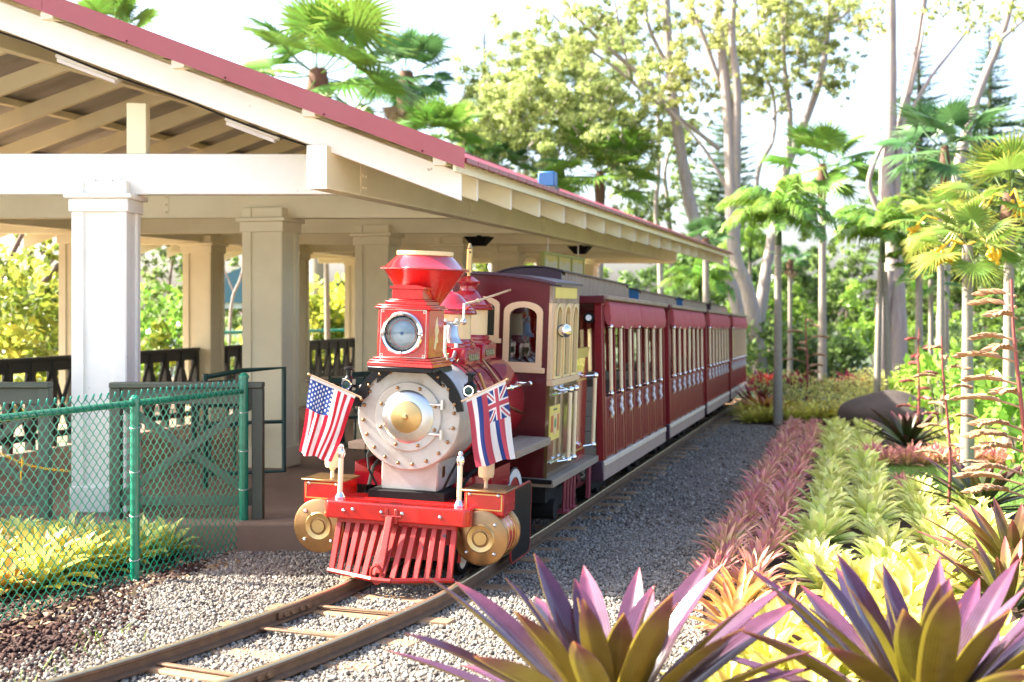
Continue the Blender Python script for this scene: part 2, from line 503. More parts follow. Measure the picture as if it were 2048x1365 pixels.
# track centre line, by Catmull-Rom through surveyed points
TP = [(-4.7, 2.2), (-3.55, 3.6), (-2.62, 4.85), (-1.75, 6.15), (-1.28, 7.0), (-.80, 8.10), (-.61, 8.7), (-.44, 9.35),
      (-.2, 10.4), (.22, 12.15), (2.55, 22.0), (5.1, 32.8), (7.0, 41.0)]
def catmull(P, step):
    P = [Vector((p[0], p[1], 0)) for p in P]
    out = []
    for i in range(1, len(P) - 2):
        p0, p1, p2, p3 = P[i - 1:i + 3]
        n = max(2, int((p2 - p1).length / step))
        for k in range(n):
            t = k / n
            out.append(.5 * ((2 * p1) + (p2 - p0) * t + (2 * p0 - 5 * p1 + 4 * p2 - p3) * t * t + (3 * p1 - p0 - 3 * p2 + p3) * t ** 3))
    out.append(P[-2])
    return out
TRACK = catmull(TP, .12)
def tx(y):
    for a, b in zip(TRACK, TRACK[1:]):
        if a.y <= y <= b.y: return a.x + (b.x - a.x) * (y - a.y) / max(1e-6, b.y - a.y)
    return TRACK[0].x if y < TRACK[0].y else TRACK[-1].x + (y - TRACK[-1].y) * .235

def g_left(y):
    P = [(3.0, -5.2), (5.0, -2.95), (6.4, -2.35), (7.2, -2.12), (7.9, -2.12), (8.8, -2.35), (9.6, -2.1), (10.26, -1.95), (10.3, -1.05), (34, tx(34) - .8)]
    for a, b in zip(P, P[1:]):
        if a[0] <= y <= b[0]: return a[1] + (b[1] - a[1]) * (y - a[0]) / (b[0] - a[0])
    return P[0][1]
def g_right(y):
    P = [(3.0, 1.2), (6.0, 1.15), (7.4, 1.02), (8.8, 1.16), (22.8, 4.25), (23.6, 4.3), (24.4, tx(24.4) + .9), (34, tx(34) + .9)]
    for a, b in zip(P, P[1:]):
        if a[0] <= y <= b[0]: return a[1] + (b[1] - a[1]) * (y - a[0]) / (b[0] - a[0])
    return P[-1][1]
lv = [(y, g_left(y) + .07 * math.sin(y * 5.3) + .05 * math.sin(y * 13), g_right(y)) for y in list(np.arange(3, 10.2, .12)) + [10.26, 10.3, 12, 15, 19, 22.8, 23.6, 24.4, 28, 33]]
tag(strip_sheet('gravel_path', lv, MATS['gravel_base'], .006, nx=10), 'grey gravel bed under and beside the railway line', 'gravel path')
tag(strip_sheet('bounce_sheet', [(y, -40, 40) for y in (-60, -20, 0, 4.4)], MATS['bounce_sheet'], .003), 'unseen pale sheet added behind the viewer for neutral bounce light', 'bounce_sheet')  # out of view, added to bounce neutral light onto the station
tag(strip_sheet('grass_field', [(y, -300, 300) for y in (29.5, 40, 60, 120, 400)], MATS['far_grass'], .004), 'grass under the far trees, shade darkened into its colour', 'grass')
lawn_pts = [(y, tx(y) + 3.42 - .14 * (y - 13), 9.0) for y in (12.4, 13, 14, 15, 16.5)]
tag(strip_sheet('lawn', lawn_pts, MATS['lawn'], .012), 'small square of green lawn among the bromeliads', 'lawn')

# loose stones
def stone_mat():
    m = bpy.data.materials.new('stones'); m.use_nodes = True
    N = m.node_tree.nodes; L = m.node_tree.links; b = N['Principled BSDF']
    b.inputs['Roughness'].default_value = .9
    r = N.new('ShaderNodeAttribute'); r.attribute_name = 'rnd'
    rp = N.new('ShaderNodeValToRGB'); el = rp.color_ramp.elements
    st = [(0, (.08, .066, .054)), (.2, (.16, .13, .10)), (.45, (.23, .195, .15)), (.65, (.21, .20, .18)), (.85, (.28, .24, .185)), (1, (.36, .32, .26))]
    while len(el) < len(st): el.new(.5)
    for e, (p, c) in zip(el, st): e.position = p; e.color = (*c, 1)
    L.new(r.outputs['Fac'], rp.inputs[0]); L.new(rp.outputs[0], b.inputs['Base Color'])
    return m
def stones(name, n, y0, y1, s0, s1, bias=1.0):
    cube = np.array([(x, y, z) for x in (-1, 1) for y in (-1, 1) for z in (-1, 1)], float)
    cf = np.array([(0, 1, 3, 2), (4, 6, 7, 5), (0, 4, 5, 1), (2, 3, 7, 6), (0, 2, 6, 4), (1, 5, 7, 3)])
    Y = y0 + (y1 - y0) * RNG.random(n) ** bias
    GL = np.array([g_left(y) for y in np.linspace(y0, y1, 200)]); GR = np.array([g_right(y) for y in np.linspace(y0, y1, 200)])
    yy = np.linspace(y0, y1, 200)
    a = np.interp(Y, yy, GL); b = np.interp(Y, yy, GR)
    X = a + (b - a) * RNG.random(n)
    k = RNG.random(n) < .06
    X = np.where(k, a + RNG.normal(size=n) * .16 + .12 * np.sin(Y * 5.3) + .07 * np.sin(Y * 13), X)
    sz = (s0 + (s1 - s0) * RNG.random(n) ** 2)[:, None]
    sc = sz * (0.55 + .6 * RNG.random((n, 3))); sc[:, 2] *= .75
    V = cube[None] * sc[:, None, :] * (0.62 + .5 * RNG.random((n, 8, 3)))
    q = RNG.normal(size=(n, 4)); q /= np.linalg.norm(q, axis=1)[:, None]
    w, x, y, z = q.T
    M = np.stack([1 - 2 * (y * y + z * z), 2 * (x * y - z * w), 2 * (x * z + y * w), 2 * (x * y + z * w), 1 - 2 * (x * x + z * z), 2 * (y * z - x * w),
                  2 * (x * z - y * w), 2 * (y * z + x * w), 1 - 2 * (x * x + y * y)], 1).reshape(n, 3, 3)
    V = np.einsum('nij,nkj->nki', M, V)
    Z = np.where(Y > 9, -.0165 * (Y - 9), 0) + .004 + sz[:, 0] * .35 + .006 * RNG.random(n)
    V += np.stack([X, Y, Z], 1)[:, None, :]
    F = (cf[None] + (np.arange(n) * 8)[:, None, None]).reshape(-1, 4)
    me = np_mesh(name, V.reshape(-1, 3), F, STONE, {'rnd': np.repeat(RNG.random(n), 8)})
    return me
STONE = stone_mat()
g = link('gravel', stones('gravel', 72000, 5.2, 11.5, .0055, .0135))
tag(g, 'loose grey and tan ballast stones around the track', 'gravel', kind='stuff')
g = link('far_gravel', stones('far_gravel', 9000, 11.5, 23.4, .008, .018, 1.4))
tag(g, 'loose dark stones of the shaded path beside the coaches', 'gravel', kind='stuff')

n = 5200
cy_ = 5.6 + 4.0 * RNG.random(n); fx_ = -2.42 + (cy_ - 9.05) * .35
gl_ = np.array([g_left(q) for q in cy_]) + .1
cx_ = (fx_ - .5) + (gl_ - fx_ + .5) * RNG.random(n)
me = stones('soil_clods', n, 5.6, 9.6, .006, .022)
co = np.empty(n * 24, np.float32); me.vertices.foreach_get('co', co); co = co.reshape(n, 8, 3)
co += (np.stack([cx_, cy_, np.full(n, .008)], 1) - co.mean(1))[:, None, :]
me.vertices.foreach_set('co', co.ravel()); me.materials.clear(); me.materials.append(MATS['soil']); me.update()
tag(link('soil_clods', me), 'crumbly red brown soil clods beside the fence', 'soil', kind='stuff')

# ================================================================== railway track
track = empty('railway_track', (TRACK[0].x, TRACK[0].y, 0), label='narrow gauge railway track with rusty rails and wooden sleepers', cat='railway track')
T0 = Vector((TRACK[0].x, TRACK[0].y, 0))
def tnorm(i):
    a, b = TRACK[max(0, i - 1)], TRACK[min(len(TRACK) - 1, i + 1)]
    d = (b - a).normalized()
    return d, Vector((d.y, -d.x, 0))
prof = [(-.04, .026), (.04, .026), (.04, .034), (.007, .044), (.007, .076), (.019, .083), (.019, .098), (.014, .104), (-.014, .104), (-.019, .098), (-.019, .083), (-.007, .076), (-.007, .044), (-.04, .034)]
for sd in (-1, 1):
    V, F = [], []
    n = len(prof)
    for i, p in enumerate(TRACK):
        d, r = tnorm(i)
        for a, h in prof:
            q = p + r * (sd * .33 + a) - T0
            V.append((q.x, q.y, gz(p.y) + h))
    for i in range(len(TRACK) - 1):
        for k in range(n):
            F.append((i * n + k, i * n + (k + 1) % n, (i + 1) * n + (k + 1) % n, (i + 1) * n + k))
    m = MB(); m.add(V, F); m.M = [1 if (k % n) in (6, 7, 8) else 0 for k in range(len(F))]; m.build('rail', [MATS['rail_steel'], MATS['rail_top']], track, ang=50)
acc = 0
sl = MB().box((0, 0, .0), (1.16, .135, .12), .012).mesh('sleeper', MATS['sleeper'])
for i in range(1, len(TRACK)):
    acc += (TRACK[i] - TRACK[i - 1]).length
    if acc > .43 and TRACK[i].y > 5.0:
        acc = 0
        d, r = tnorm(i)
        p = TRACK[i] - T0 + r * random.uniform(-.05, .05)
        link('sleeper', sl, track, (p.x, p.y, gz(TRACK[i].y) - .036 + random.uniform(-.008, .012)),
             (0, 0, math.atan2(r.y, r.x) + random.uniform(-.04, .04)), (random.uniform(.95, 1.08), 1, 1))
def near_i(y): return min(range(len(TRACK)), key=lambda i: abs(TRACK[i].y - y))
tb = MB().box((0, 0, 0), (.58, .035, .012), .003).mesh('tie_bar', MATS['rail_steel'])
for y in (6.05, 6.72, 7.45, 8.05):
    i = near_i(y); d, r = tnorm(i); p = TRACK[i] - T0
    link('tie_bar', tb, track, (p.x, p.y, .045), (0, 0, math.atan2(r.y, r.x)))
jp = MB().box((0, 0, 0), (.016, .34, .04), .003)
for k in (-.12, -.045, .045, .12): jp.cyl((0, k, 0), (.022, k, 0), .013, n=6)
jp = jp.mesh('joint_plate', MATS['rail_steel'])
for y, sd in ((6.62, 1), (7.75, -1)):
    i = near_i(y); d, r = tnorm(i); p = TRACK[i] - T0 + r * (sd * .33 + .018)
    link('joint_plate', jp, track, (p.x, p.y, .065), (0, 0, math.atan2(r.y, r.x)))

# ================================================================== platform
S0 = Vector((-.40, 10.4, 0))
HD = Vector((math.sin(R(14.6)), math.cos(R(14.6)), 0))
def SP(u, v, z=0.0): return Vector((u, 0, z)) + HD * v      # in the shelter's own frame
pf = MB()
poly = [(-14, 10.22), (-1.12, 10.22)] + [(tx(y) - .86, y) for y in (12, 15, 19, 24, 31)] + [(-9, 31), (-14, 22)]
V = [(x, y, -.6) for x, y in poly] + [(x, y, .20) for x, y in poly]
n = len(poly)
pf.add(V, [tuple(range(n - 1, -1, -1)), tuple(range(n, 2 * n))] + [(i, (i + 1) % n, (i + 1) % n + n, i + n) for i in range(n)])
o = pf.build('platform', MATS['concrete'], smooth=False)
tag(o, 'red brown concrete station platform under the shelter', 'platform', kind='structure')
bv = o.modifiers.new('b', 'BEVEL'); bv.width = .02; bv.segments = 2; bv.limit_method = 'ANGLE'

# ================================================================== station shelter
sh = empty('station_shelter', S0, label='open station shelter with white columns, timber rafters and red metal roof', cat='shelter')
CR, CF = MATS['cream'], MATS['cream_skylit']
U_RIDGE, SLOPE = -4.47, .372
def zr(u): return 2.74 - SLOPE * (u if u > U_RIDGE else 2 * U_RIDGE - u)
VEND = 18.6
# columns
def column_meshes():
    w = .19
    s = MB()
    s.b2((-w, -w, 0), (w, w, 2.5))
    for a in range(4):
        m = Euler((0, 0, a * math.pi / 2)).to_matrix()
        for x0, x1 in ((-w - .012, -w + .075), (w - .075, w + .012)):
            c = m @ Vector(((x0 + x1) / 2, -w - .009, 1.25)); s.box(c, (x1 - x0 - .002, .018, 2.5) , 0, m)
    shaft = s.mesh('shaft', [CR])
    c = MB(); c.b2((-.225, -.225, 2.27), (.225, .225, 2.37), .006); c.b2((-.255, -.255, 2.37), (.255, .255, 2.408), .006)
    cap = c.mesh('cap', [CR])
    p = MB(); p.b2((-.218, -.218, 0), (.218, .218, .2), .008)
    return shaft, cap, p.mesh('plinth', [CR])
shaft, cap, plinth = column_meshes()
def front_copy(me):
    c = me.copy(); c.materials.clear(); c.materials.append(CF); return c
def column(u, v, rz, front=False):
    p = SP(u, v, .2)
    c = link('column', front_copy(shaft) if front else shaft, sh, p, (0, 0, rz))
    link('cap', front_copy(cap) if front else cap, c)
    link('plinth', front_copy(plinth) if front else plinth, c)
CV = [.54 + 3.03 * k for k in range(7)]
LV = [.25 + 2.98 * k for k in range(7)]
for k, v in enumerate(CV): column(-2.85, v, 0 if k == 0 else -R(14.6), k == 0)
for v in LV: column(-6.1, v, -R(14.6))
# beams
def beam(name, p0, p1, w, z0, z1, m, ch=.006):
    p0, p1 = Vector(p0), Vector(p1)
    d = p1 - p0; L = d.length
    b = MB().b2((-w / 2, 0, 0), (w / 2, L, z1 - z0), ch)
    return b.build(name, m, sh, (p0.x, p0.y, z0), (0, 0, -math.atan2(d.x, d.y)))
beam('eave_beam', SP(-1.0, -.07), SP(-1.0, VEND - .5), .152, 2.612, 2.925, CF if False else CR)
be = MB().b2((-.078, -.004, -.002), (.078, 0, .316)).build('beam_end', CF, sh, (*SP(-1.0, -.0705).xy, 2.611), (0, 0, -R(14.6)))  # thin cap whitens the beam's end face as if skylit
beam('left_beam', SP(-6.1, -.3), SP(-6.1, VEND - .5), .15, 2.614, 2.92, CR)
for k, v in enumerate(CV):
    p = SP(0, v)
    beam('gable_beam' if k == 0 else 'cross_beam', (p.x - 8.2, p.y, 0), (p.x - 1.08, p.y, 0), .15, 2.61, 2.92, CF if k == 0 else CR)
    if k == 0: gy = p.y
# king post on the gable beam, steel plates with bolts
q = SP(0, CV[0])
link('strut', MB().b2((-.075, -.06, 0), (.075, .06, .34 + .05), .005).mesh('strut', CR), sh, (-2.47, gy, 2.92))
boltm = MB().ball((0, 0, 0), .013, 8, 5).mesh('bolt', CR)
def plate(name, c, w, h, cols, rows, m, rz=0.0):
    o = link(name, MB().b2((-w / 2, -.006, 0), (w / 2, 0, h), .001).mesh(name, m), sh, c, (0, 0, rz))
    for i in range(cols):
        for j in range(rows):
            b = link('bolt', boltm if m is CR else front_copy(boltm), o, (-w / 2 + w * (i + .5) / cols if cols > 1 else 0, -.008, h * (j + .5) / rows))
    return o
plate('steel_plate', (-2.85 + .136, gy - .075, 2.612), .26, .13, 2, 2, CF)
for k in (1, 2, 3): 
    p = SP(-2.85, CV[k]); plate('steel_plate', (p.x, p.y - .075, 2.612), .24, .12, 2, 2, CR)
    plate('steel_plate', (p.x - 1.0, p.y - .075, 2.63), .05, .22, 1, 3, CR)
plate('steel_plate', (-1.16, gy - .075, 2.64), .05, .24, 1, 3, CF)
for k in range(6):
    v = CV[k] + .12; p = SP(-1.0 + .079, v); plate('steel_plate', (p.x, p.y, 2.63), .13, .27, 2, 3, CR, R(90 - 14.6))
# rafters, every 1.03 m, both slopes; the first is the barge rafter in skylit cream
def rafter_mesh(name, u0, u1, w, h, m):
    s = MB()
    pl = [(u0, zr(u0) - h), (u1, zr(u1) - h), (u1, zr(u1)), (u0, zr(u0))]
    s.prism(pl, -w / 2, w / 2, 'Y')
    return s.mesh(name, m, smooth=False)
rr = rafter_mesh('rafter', U_RIDGE + .03, -.03, .085, .185, CR)
rl = rafter_mesh('rafter', 2 * U_RIDGE, U_RIDGE - .03, .085, .17, CR)
tailm = MB().prism([(-.03, zr(-.03) - .185), (-.018, zr(-.03) - .18), (-.018, zr(-.03) - .012), (-.03, zr(-.03) - .01)], -.0425, .0425, 'Y').mesh('rafter_end', CF, smooth=False)  # thin cap lightens each rafter end as a skylit face
for k in range(18):
    p = SP(0, .62 + 1.03 * k)
    a = link('rafter', rr, sh, p); link('rafter', rl, sh, p)
    link('rafter_end', tailm, a)
o = link('barge_rafter', rafter_mesh('barge_rafter', U_RIDGE, .02, .09, .205, CF), sh, SP(0, .045))
bv = o.modifiers.new('b', 'BEVEL'); bv.width = .006; bv.segments = 2
link('barge_rafter', rafter_mesh('barge_rafter', 2 * U_RIDGE, U_RIDGE - .002, .09, .205, CF), sh, SP(0, .045))
link('ridge_beam', MB().b2((-.05, 0, -.28), (.05, (VEND + .2) , 0), .004).mesh('ridge_beam', CR), sh, SP(U_RIDGE, .12, zr(U_RIDGE) - .16), (0, 0, -R(14.6)))
# battens under the sheet, with end faces whitened for skylight
us = [-.106 - .95 * k for k in range(5)]
us += [2 * U_RIDGE - u for u in us]
for u in us:
    L = VEND + .1
    o = link('batten', MB().b2((-.05, 0, 0), (.05, L, .07)).mesh('batten', CR), sh, SP(u, -.08, zr(u) + .002), (0, 0, -R(14.6)))
    link('batten_end', MB().b2((-.05, -.004, 0), (.05, 0, .048)).mesh('batten_end', CF), o)
# ribbed roof sheets
def sheet(u0, u1, name, m_top):
    V, F = [], []
    nv = int((VEND + .4) / .0333); nu = 2
    for i in range(nv + 1):
        v = -.30 + (VEND + .4) * i / nv
        rib = .028 if i % 6 in (0, 1) else 0.0
        for k in range(nu + 1):
            u = u0 + (u1 - u0) * k / nu
            p = SP(u, v, zr(u) + .092 + rib)
            V.append(p)
    n = nu + 1
    for i in range(nv):
        for k in range(nu): F.append((i * n + k, i * n + k + 1, (i + 1) * n + k + 1, (i + 1) * n + k))
    me = bpy.data.meshes.new(name); me.from_pydata(V, [], F)
    me.materials.append(m_top)
    o = link(name, me, sh)
    so = o.modifiers.new('s', 'SOLIDIFY'); so.thickness = .004; so.offset = 1
    return o
def roof_mat():
    m = mat('roof_sheet', (0.40, 0.105, 0.12), 0.4, var=.08, scale=4)
    N = m.node_tree.nodes; L = m.node_tree.links; b = N['Principled BSDF']
    g_ = N.new('ShaderNodeNewGeometry'); sx = N.new('ShaderNodeSeparateXYZ'); L.new(g_.outputs['True Normal'], sx.inputs[0])
    # red paint above, bare zinc below
    ob = N.new('ShaderNodeMath'); ob.operation = 'GREATER_THAN'; ob.inputs[1].default_value = 0.0
    L.new(sx.outputs['Z'], ob.inputs[0])
    return m
RS = roof_mat()
sheet(U_RIDGE, .13, 'roof_sheet', RS); sheet(2 * U_RIDGE - .13, U_RIDGE - .001, 'roof_sheet', RS)
for nm, a, b in (('ceiling_sheet', U_RIDGE, .08), ('ceiling_sheet', 2 * U_RIDGE - .08, U_RIDGE - .002)):
    V, F = [], []
    nv = 260
    for i in range(nv + 1):
        v = -.26 + (VEND + .3) * i / nv
        for u in (a, b): V.append(SP(u, v, zr(u) + .088 - (.012 if i % 4 < 2 else 0)))
    F = [(2 * i, 2 * i + 1, 2 * i + 3, 2 * i + 2) for i in range(nv)]
    me = bpy.data.meshes.new(nm); me.from_pydata(V, [], F); me.materials.append(MATS['sheet_under']); link(nm, me, sh)
# ridge cap
link('ridge_cap', MB().prism([(-.2, -.2 * SLOPE), (0, 0), (.2, -.2 * SLOPE), (.2, -.2 * SLOPE + .01), (0, .012), (-.2, -.2 * SLOPE + .01)], 0, VEND + .4, 'Y').mesh('ridge_cap', MATS['roof_red'], smooth=False), sh, SP(U_RIDGE, -.3, zr(U_RIDGE) + .135), (0, 0, -R(14.6)))
# red gable flashing in two lengths, screws in it
def flash(u0, u1):
    s = MB(); h0, h1 = .045, .185
    s.prism([(u0, zr(u0) + h0), (u1, zr(u1) + h0), (u1, zr(u1) + h1), (u0, zr(u0) + h1)], -.006, 0, 'Y')
    s.prism([(u0, zr(u0) + h1), (u1, zr(u1) + h1), (u1, zr(u1) + h1 + .006), (u0, zr(u0) + h1 + .006)], -.006, .16, 'Y')
    return s.mesh('gable_flashing', MATS['roof_red'], smooth=False)
fl = [(-2.86, .14), (U_RIDGE, -2.863)]
screw = MB().ball((0, 0, 0), .008, 6, 4).mesh('screw', MATS['maroon'])
for a, b in fl:
    o = link('gable_flashing', flash(a, b), sh, SP(0, -.305))
    for k in range(int((b - a) / .7) + 1):
        u = b - .3 - .7 * k
        if u > a: link('screw', screw, o, (u, -.008, zr(u) + .06))
a, b = 2 * U_RIDGE - .14, U_RIDGE - .003
s = MB(); s.prism([(a, zr(a) + .045), (b, zr(b) + .045), (b, zr(b) + .185), (a, zr(a) + .185)], -.006, 0, 'Y')
link('gable_flashing', s.mesh('gable_flashing', MATS['roof_red'], smooth=False), sh, SP(0, -.305))
# eave fascia boards and red drip edge, pieced
nf = 5
for k in range(nf):
    v0, v1 = -.27 + (VEND + .35) * k / nf, -.27 + (VEND + .35) * (k + 1) / nf - .006
    link('eave_fascia', MB().b2((0, 0, 0), (.025, v1 - v0, .088), .003).mesh('eave_fascia', CR), sh, SP(.045, v0, 2.718), (0, 0, -R(14.6)))
dm = MB().b2((0, .006, 0), (.02, .285, .04), .004).mesh('drip_edge', MATS['roof_red'])
for k in range(64): link('drip_edge', dm, sh, SP(.128, -.27 + .293 * k, 2.778), (0, 0, -R(14.6)))

# fluorescent lights under the barge rafter, with their cable
def tube_light(u, L, label):
    p = S0 + SP(u, .30, 0)
    t = empty('fluorescent_light', (p.x, p.y, zr(u) - .235), (0, math.atan(SLOPE), 0), label, 'light', 'strip lights under the gable')
    MB().b2((-L / 2, -.06, -.035), (L / 2, .06, 0), .008).build('housing', MATS['lamp_white'], t)
    MB().prism([(-.055, -.036), (-.035, -.06), (.035, -.06), (.055, -.036)], -L / 2 + .02, L / 2 - .02, 'X').build('diffuser', MATS['white_paint'], t)
tube_light(-2.85, .5, 'off-white strip light under the gable rafter, higher one')
tube_light(-1.62, .42, 'off-white strip light under the gable rafter, lower one')
w = MB(); w.tube([S0 + SP(u, .13, zr(u) - .215 - .02 * abs(math.sin(u * 3))) for u in np.linspace(-4.3, -1.02, 24)], .008, 5)
tag(w.build('cable', MATS['wire_black']), 'thin black cable clipped along the gable rafter', 'cable')

# black tapered fixtures, taken for lamps, hanging from the cross beams
def hung_fixture(px, py, y, label):
    p = at(px, py, y)
    t = empty('hanging_fixture', (p.x, p.y, 2.60), (0, 0, R(-14)), label, 'hanging_fixture', 'black hanging fixtures')
    s = MB(); a, b = .155, .07
    V = [(-a, -a, 0), (a, -a, 0), (a, a, 0), (-a, a, 0), (-b, -b, -.11), (b, -b, -.11), (b, b, -.11), (-b, b, -.11)]
    s.add(V, [(0, 1, 2, 3), (4, 7, 6, 5), (0, 4, 5, 1), (1, 5, 6, 2), (2, 6, 7, 3), (3, 7, 4, 0)])
    s.build('fixture_body', MATS['soot'], t, smooth=False)
    MB().cyl((0, 0, 0), (0, 0, .02), .03, n=10).build('bracket', MATS['black'], t)
hung_fixture(958, 473, 17.35, 'black tapered fixture hung above the locomotive cab')
hung_fixture(1160, 492, 20.1, 'black tapered fixture hung behind the yellow sign')

# hanging sign
p0 = S0 + SP(-1.0, 7.0, 0)
sg = empty('hanging_sign', (p0.x, p0.y, 2.06), (0, 0, -R(14.6)), 'yellow green framed sign hanging from the eave beam above the coaches', 'sign')
f = MB()
f.b2((-.03, 0, 0), (.03, .05, .36), .004); f.b2((-.03, 2.35, 0), (.03, 2.4, .36), .004)
for y in (.78, 1.57): f.b2((-.03, y, .041), (.03, y + .05, .319), .004)
f.b2((-.03, .051, 0), (.03, 2.349, .04), .004); f.b2((-.03, .051, .32), (.03, 2.349, .36), .004)
f.build('sign_frame', MATS['lime_sign'], sg)
for k, y in enumerate((.05, .83, 1.62)):
    pn = MB().b2((-.015, y, .04), (.015, y + .73, .32)).build('sign_panel', MATS['yellow_sign'], sg)
    for j in range(9):
        h = random.uniform(.12, .2)
        MB().b2((.016, y + .07 + .07 * j, .1), (.019, y + .07 + .07 * j + random.uniform(.015, .03), .1 + h)).build('reflection_streak', MATS['white_paint'], pn)  # pale vertical strips stand in for reflections on the panel
for y in (.3, 2.1): MB().cyl((0, y, .36), (0, y, .553), .006, n=6).build('hanger', MATS['bolt'], sg)

# blue box on the roof
u = -.25
p = S0 + SP(u, 4.0, zr(u) + .14)
t = empty('roof_box', p, (0, math.atan(SLOPE) * 0, -R(14.6)), 'small blue metal box standing on the red roof edge', 'box')
MB().b2((-.085, -.075, -.02), (.085, .075, .13), .012).build('casing', MATS['blue_paint'], t)
MB().b2((-.1, -.1, -.06), (.1, .1, -.021), .004).build('base_plate', MATS['greygreen'], t)

# ================================================================== railings of the platform
def railing(name, p0, p1, z0, h, m, label, nx, cat='railing', top=.12, parts=None):
    """top plank, bottom rail, end posts and crossed braces between posts"""
    p0, p1 = Vector((*p0, 0)), Vector((*p1, 0)); d = p1 - p0; L = d.length
    t = empty(name, (p0.x, p0.y, z0), (0, 0, math.atan2(d.y, d.x)), label, cat)
    MB().b2((-.04, -top / 2, h - .04), (L + .04, top / 2, h), .006).build('top_rail', m, t)
    MB().b2((0.04, -.03, h - .16), (L - .04, .03, h - .041), .004).build('apron', m, t)
    MB().b2((.04, -.03, .10), (L - .04, .03, .17), .004).build('bottom_rail', m, t)
    for k in range(nx + 1):
        x = L * k / nx
        MB().b2((x - .04, -.045, 0), (x + .04, .045, h - .041), .004).build('post', m, t)
    for k in range(nx):
        a, b = L * k / nx + .04, L * (k + 1) / nx - .04
        for s, yy in ((1, -.012), (-1, .012)):
            z_0, z_1 = (.17, h - .16) if s > 0 else (h - .16, .17)
            ang = math.atan2(z_1 - z_0, b - a)
            MB().box(((a + b) / 2, yy, (z_0 + z_1) / 2), (math.hypot(b - a, z_1 - z_0), .022, .06), .003, (0, -ang, 0)).build('brace', m, t)
    return t
railing('railing', (-2.9, 10.42), (-1.86, 10.42), .2, 1.0, MATS['greygreen'], 'grey green crossed railing between the first column and the gate', 1)
railing('railing', (-5.2, 10.42), (-3.42, 10.42), .2, 1.0, MATS['greygreen'], 'grey green crossed railing at the far left of the platform', 2)
for k in range(5):
    a = S0 + SP(-6.1, LV[k + 1] + .25); b = S0 + SP(-6.1, LV[k + 2] - .25) if k < 4 else S0 + SP(-6.1, VEND)
    railing('railing', a.xy, b.xy, .2, 1.0, MATS['darkrail'],
            ['dark crossed railing behind the first white column', 'dark crossed railing between the two nearest rear columns', 'dark crossed railing seen left of the locomotive headlamp',
             'dark crossed railing behind the locomotive stack', 'dark crossed railing at the far end of the platform'][k], 6)
a = S0 + SP(-6.1, LV[0] + .25); b = S0 + SP(-6.1, LV[1] - .25)
railing('railing', a.xy, b.xy, .2, 1.0, MATS['darkrail'], 'dark crossed railing at the left picture edge', 6)
# green metal gate standing open
ga = empty('gate', (-2.62, 12.15, .2), (0, 0, R(22)), 'dark green tubular metal gate standing open on the platform', 'gate')
MB().tube([(0, 0, 0), (0, 0, .98)], .024, 8).build('gate_post', MATS['gate_green'], ga)
MB().tube([(.0, 0, .95), (.3, 0, 1.0), (.68, 0, 1.02), (.68, 0, .12), (.05, 0, .12)], .022, 8).build('gate_frame', MATS['gate_green'], ga)
MB().tube([(.05, 0, .55), (.66, 0, .55)], .016, 8).build('gate_bar', MATS['gate_green'], ga)

# round grey tables and stools on the platform
def table(x, y, label):
    t = empty('table', (x, y, .2), (0, 0, 0), label, 'table', 'round tables on the platform')
    MB().lathe([(0, .71), (.40, .71), (.42, .725), (.42, .74), (.40, .75), (0, .75)], 28).build('table_top', MATS['grey_wall'], t)
    MB().lathe([(.22, 0), (.22, .015), (.04, .04), (.03, .1), (.03, .71)], 14).build('pedestal', MATS['gate_green'], t)
def stool(x, y, rz, label):
    t = empty('chair', (x, y, .2), (0, 0, rz), label, 'chair', 'dark green chairs on the platform')
    MB().b2((-.2, -.2, .42), (.2, .2, .45), .01).build('seat', MATS['gate_green'], t)
    for sx in (-1, 1):
        for sy in (-1, 1): MB().cyl((sx * .18, sy * .18, 0), (sx * .17, sy * .17, .42), .014, n=6).build('leg', MATS['gate_green'], t)
        MB().cyl((sx * .18, .19, .45), (sx * .18, .24, .86), .014, n=6).build('back_post', MATS['gate_green'], t)
    for z in (.58, .68, .78): MB().b2((-.17, .2 + (z - .45) * .12, z), (.17, .215 + (z - .45) * .12, z + .06), .003).build('back_slat', MATS['gate_green'], t)
table(-3.2, 14.3, 'round grey table behind the second white column')
table(-1.9, 15.9, 'round grey table seen beside the striped flag')
stool(-2.75, 13.5, .5, 'dark green chair beyond the crossed railing')
stool(-3.75, 13.4, 2.2, 'dark green chair behind the first column')
stool(-1.62, 14.5, 3.0, 'dark green chair seen just left of the smokebox')
stool(-1.45, 15.4, 1.0, 'dark green chair standing behind the striped flag')

# yellow chain across the opening at the left
pts = []
for k in range(40):
    s = k / 39
    a, b = at(-30, 890, 10.35), at(140, 942, 10.35)
    p = a.lerp(b, s); p.z -= .05 * math.sin(math.pi * s); pts.append(p)
ch = MB()
for i, p in enumerate(pts[:-1]):
    q = pts[i + 1]; d = (q - p)
    ring = []
    c = (p + q) / 2; u = d.normalized(); w_ = Vector((0, 0, 1)) if i % 2 else u.cross(Vector((0, 0, 1))).normalized()
    for k in range(9):
        a = 2 * math.pi * k / 8
        ring.append(c + u * math.cos(a) * d.length * .62 + w_ * math.sin(a) * .008)
    ch.tube(ring, .0032, 4, cap=False)
kn = at(45, 915, 10.34)
ch.tube([kn, kn + Vector((.0, 0, -.05)), kn + Vector((-.012, 0, -.13)), kn + Vector((-.008, 0, -.2))], [.012, .008, .006, .004], 5)
tag(ch.build('chain', MATS['rope_yellow']), 'yellow plastic chain knotted across the platform end', 'chain')

